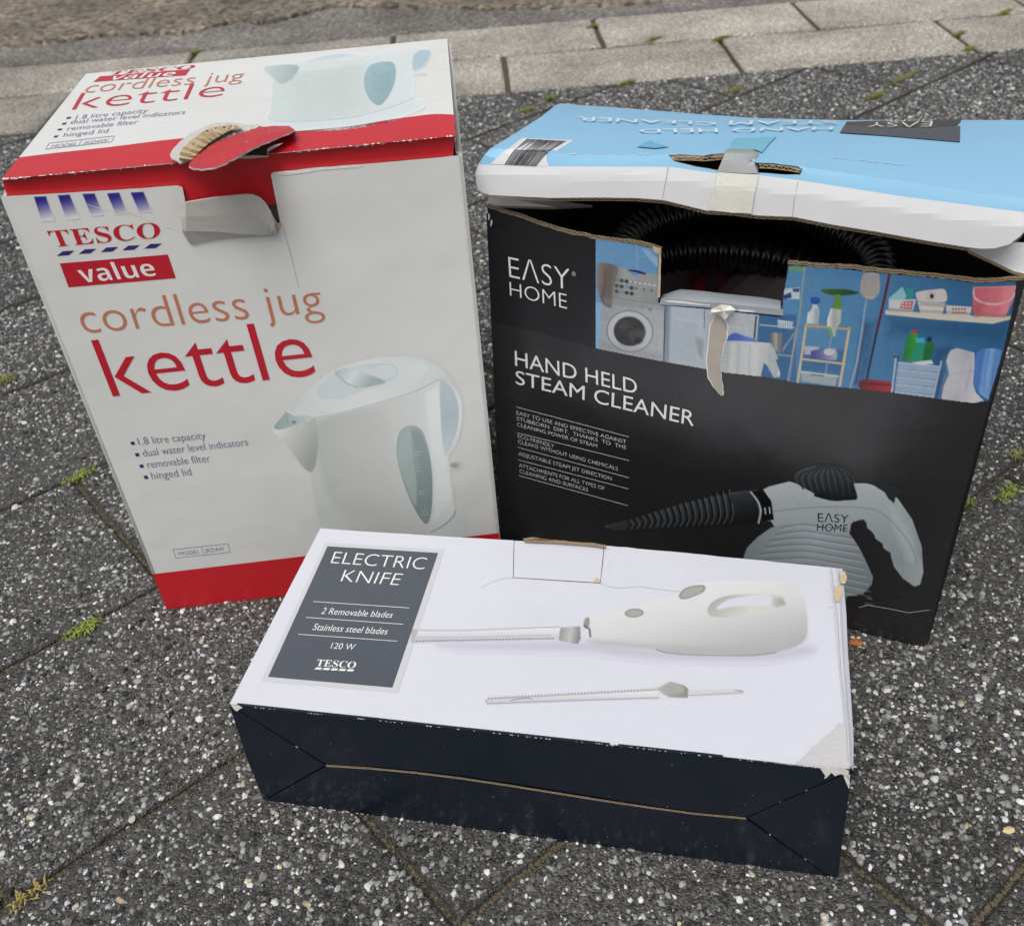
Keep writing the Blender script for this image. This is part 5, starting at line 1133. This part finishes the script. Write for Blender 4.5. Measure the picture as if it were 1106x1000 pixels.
for i in range(52): kn_.poly([(66 + i * 9, 490 - i * .48), (70.5 + i * 9, 484 - i * .48), (75 + i * 9, 490 - i * .48)], (140, 138, 136), op=.9)
kn_.line([(130, 492), (176, 486), (188, 490)], 1.8, (110, 110, 110))
kn_.poly([(608, 466), (660, 464), (720, 461), (758, 463), (760, 472), (700, 474), (612, 479)], (214, 214, 216)); kn_.line([(612, 480), (700, 475), (760, 472)], 1.5, (130, 130, 132)); kn_.line([(740, 465), (760, 469)], 1.8, (110, 110, 110))
kn_.poly([(528, 460), (562, 442), (600, 452), (612, 462), (610, 486), (562, 485), (540, 474)], grad((530, 450), (188, 188, 182), (610, 486), (140, 140, 134)))
kn_.poly([(540, 462), (565, 448), (592, 455), (600, 466), (590, 474), (560, 474)], (172, 172, 166), soft=1.4, sm=True)
kn_.build('knife_picture', NTOP, .80, ntop, grain=1.2, off=.0002, cut=.03)
# crushed right rim: a raised strip, bared board
V = []; F = []
rim_i = [(896, 613), (899, 640), (901, 660), (904, 700), (909, 750), (913, 800), (915, 826)]; rim_m = [(903, 613.5), (905, 640), (907, 660), (909.5, 700), (913, 750), (917, 800), (919, 828)]; rim_o = [(910, 614), (912, 640), (914, 660), (915.5, 700), (919, 750), (922, 800), (921.5, 832)]
for a, b, c in zip(rim_i, rim_m, rim_o): V += [NTOP.at(a, .0004), NTOP.at(b, .0022), NTOP.at(c, -.0005), NTOP.at(c, -.004)]
for i in range(6):
    for r_ in range(3): F.append((i * 4 + r_, i * 4 + r_ + 1, i * 4 + r_ + 5, i * 4 + r_ + 4))
obj('crushed_rim', V, F, M['knifewhite'], nb)
decal('rim_crease', NTOP, stroke([(898, 615), (901, 640), (904, 662), (908, 720), (913, 770), (916.5, 822)], .5) + stroke([(907, 616), (909, 660), (912, 720), (917.5, 780), (919.5, 822)], .4), M['crease'], ntop, .0026)
decal('bared_board', NTOP, [jag([(902, 634), (908, 632), (910, 640), (908, 648), (903, 650), (900.5, 642), (902, 634)], .5, 3)[:-1], jag([(907, 620), (912, 616), (915, 624), (913, 630), (908, 630), (907, 620)], .6, 3)[:-1]], M['core'], ntop, .0034)
decal('bared_corner', NTOP, [jag([(858, 824), (870, 816), (878, 806), (888, 797), (898, 790), (906, 781), (914, 783), (917, 800), (918, 830), (900, 829.5), (858, 824)], 1.0, 3)[:-1]], M['stain'], ntop, .0006)

# ================================================================== SMALL THINGS ON THE GROUND
def tuft(px, py, wid, n, col, label, name='weed_tuft', cat='weed', h=.006, seed=1, grp='small weeds in the paving joints'):
    r = random.Random(seed); c = on_z((px, py)); sc = (c - CAM).length / FPX; V = []; F = []
    d = Vector((CA, SA, 0))
    for k_ in range(n):
        b_ = c + d * max(-.6, min(.6, r.gauss(0, .24))) * wid * sc + Vector((-SA, CA, 0)) * r.gauss(0, .0015); b_.z = -.003
        a = r.uniform(0, 6.28); l = r.uniform(.4, 1) * h * 1.7; hh = r.uniform(.25, 1) * h; q = Vector((math.cos(a), math.sin(a), 0)); s_ = Vector((-q.y, q.x, 0)) * r.uniform(.0003, .0008)
        i = len(V); m_ = b_ + q * l * .5 + UP * (hh + .003); t_ = b_ + q * l + UP * (hh * .8 + .003)
        V += [b_ - s_ * .6, b_ + s_ * .6, m_ + s_, m_ - s_, t_]; F += [(i, i + 1, i + 2, i + 3), (i + 3, i + 2, i + 4)]
    o = obj(name, [v - c for v in V], F, col); o.location = c; tag(o, label, cat, grp); return o
gr1 = mat('lime_green_blade', (0.24, 0.29, 0.05), .6, var=.35, vscale=120); gr2 = mat('moss_green', (0.20, 0.22, 0.05), .9, var=.4, vscale=200); gr3 = mat('dry_straw_blade', (0.36, 0.28, 0.09), .7, var=.3, vscale=150)
tuft(93, 680, 34, 150, gr1, 'bright lime green weed in the joint left of the kettle box bottom corner', seed=2, h=.005)
tuft(88, 514, 32, 110, gr1, 'green weed in the joint beside the kettle box left edge', seed=3, h=.005)
tuft(7, 413, 20, 50, gr2, 'dark green weed at the left edge of the photo', seed=4, h=.008)
tuft(30, 970, 34, 45, gr3, 'dry yellow straw weed in the bottom left corner', seed=5, h=.005)
tuft(1087, 535, 34, 70, gr1, 'yellow green weed at the joint right of the steam cleaner box', seed=6, h=.006)
tuft(1047, 545, 12, 30, gr2, 'tiny green weed touching the steam cleaner box right edge', seed=7, h=.005)
tuft(1099, 493, 12, 30, gr2, 'small green weed near the right photo edge above a paving joint', seed=8, h=.006)
for i, (x, y, w__) in enumerate([(640, 30, 14), (778, 43, 30), (676, 91, 22), (945, 105, 26), (793, 99, 20), (706, 44, 20), (1036, 38, 20), (1046, 55, 18), (1085, 15, 26), (570, 120, 20), (975, 86, 50), (595, 107, 14), (212, 58, 10)]):
    ml = ['moss clump on the far edging joint above the gap between the two tall boxes', 'moss clump between the first and second rows of pale edging blocks, widest of them', 'moss clump where the edging meets the dark slabs above the blue lid left part',
          'moss clump in the dark paving joint behind the black lid plate', 'moss clump at the tip of a triangular slab below the edging blocks', 'faint moss line between edging rows left of the widest clump', 'moss in the slanting joint between two edging blocks at upper right',
          'moss where the slanting edging joint reaches the dark slabs at upper right', 'moss at the top right corner of the photo on the far edging row', 'moss in the joint just behind the left corner of the blue lid', 'long moss streak in the slab joint near upper right',
          'small moss dot at the edging line right of the kettle box top', 'small moss tuft on the far edging row behind the kettle box'][i]
    o = tuft(x, y, w__, 170, gr2, ml, 'moss_clump', 'moss', .006, 20 + i, 'moss clumps along the edging blocks')
# continuous thin moss and grit lines in joints
V = []; F = []
def joint_line(p0, p1, n, zc):
    for _ in range(n):
        f = random.random(); c = Vector(p0).lerp(Vector(p1), f); c = Vector((c.x + random.gauss(0, .0010), c.y + random.gauss(0, .0010), zc)); i = len(V); r_ = random.uniform(.0005, .0017)
        for k_ in range(5): a = 6.283 * k_ / 5 + random.random(); V.append(c + Vector((math.cos(a) * r_, math.sin(a) * r_, 0)))
        V.append(c + UP * r_ * .8)
        F.extend([(i + k_, i + (k_ + 1) % 5, i + 5) for k_ in range(5)])
for j in range(-1, 9):
    t0 = .155 + W_ * j
    for i in range(-4, 9):
        x, y = slab_pt(.264 + W_ * i, t0); x2, y2 = slab_pt(.264 + W_ * (i + 1), t0)
        if y < .3 or y2 > 3.1 or abs(x) > .5 + .6 * y: continue
        joint_line((x * S, y * S, 0), (x2 * S, y2 * S, 0), random.choice([120, 260, 420]), -.0036)
        if (i + j) % 2: xa, ya = slab_pt(.264 + W_ * i, t0 + W_); joint_line((x * S, y * S, 0), (xa * S, ya * S, 0), random.choice([120, 300]), -.0036)
jg = obj('joint_grit', V, F, mat('sandy_grit', (0.115, 0.095, 0.062), .95, var=.5, vscale=300)); tag(jg, 'sandy grit and crumbs filling the joints between slabs', 'grit', kind='stuff')
# a dry leaf scrap and a yellow pebble
def small(name, px, py, out, z, m, label, cat):
    c = on_z((px, py)); V = [Vector((x * .001, y * .001, z + random.uniform(-.0006, .0012))) for x, y in out]; n_ = len(V); V.append(Vector((0, 0, z + .0018)))
    V += [v - UP * .0007 for v in V]
    F = [(i, (i + 1) % n_, n_) for i in range(n_)] + [((i + 1) % n_ + n_ + 1, i + n_ + 1, 2 * n_ + 1) for i in range(n_)] + [(i, i + n_ + 1, (i + 1) % n_ + n_ + 1, (i + 1) % n_) for i in range(n_)]
    o = obj(name, V, F, m); o.location = c; return tag(o, label, cat)
small('leaf_scrap', 923, 696, [(-5, -1), (-2, 3), (2, 4), (5, 2), (6, -1), (3, -3), (-1, -2)], .0022, mat('dry_orange_leaf', (0.36, 0.13, 0.04), .8, var=.3, vscale=200), 'dry orange brown leaf scrap by the steam cleaner box corner', 'leaf')
small('yellow_pebble', 1089, 898, [(-3.6, 0), (-2, 2), (1, 2.6), (3.6, 1), (3.2, -1), (0, -1.8), (-2.6, -1.4)], .0012, mat('buff_stone', (0.62, 0.50, 0.28), .6, var=.1), 'large buff yellow pebble in the paving at lower right', 'pebble')
small('red_scrap', 48, 648, [(-2.6, 0), (-1, 1.6), (2, 1.2), (2.6, -.6), (0, -1.4)], .001, mat('rust_red_scrap', (0.12, 0.03, 0.02), .8), 'tiny dark red scrap on the paving left of the kettle box', 'scrap')

for o in bpy.data.objects:
    n_ = o.name.split('.')[0]
    if n_ in ('scuffed_fold', 'scuffed_edge', 'lid_scuff', 'torn_edge', 'panel_crease', 'board_edge', 'barcode', 'dust_speck'): o['kind'] = 'stuff'
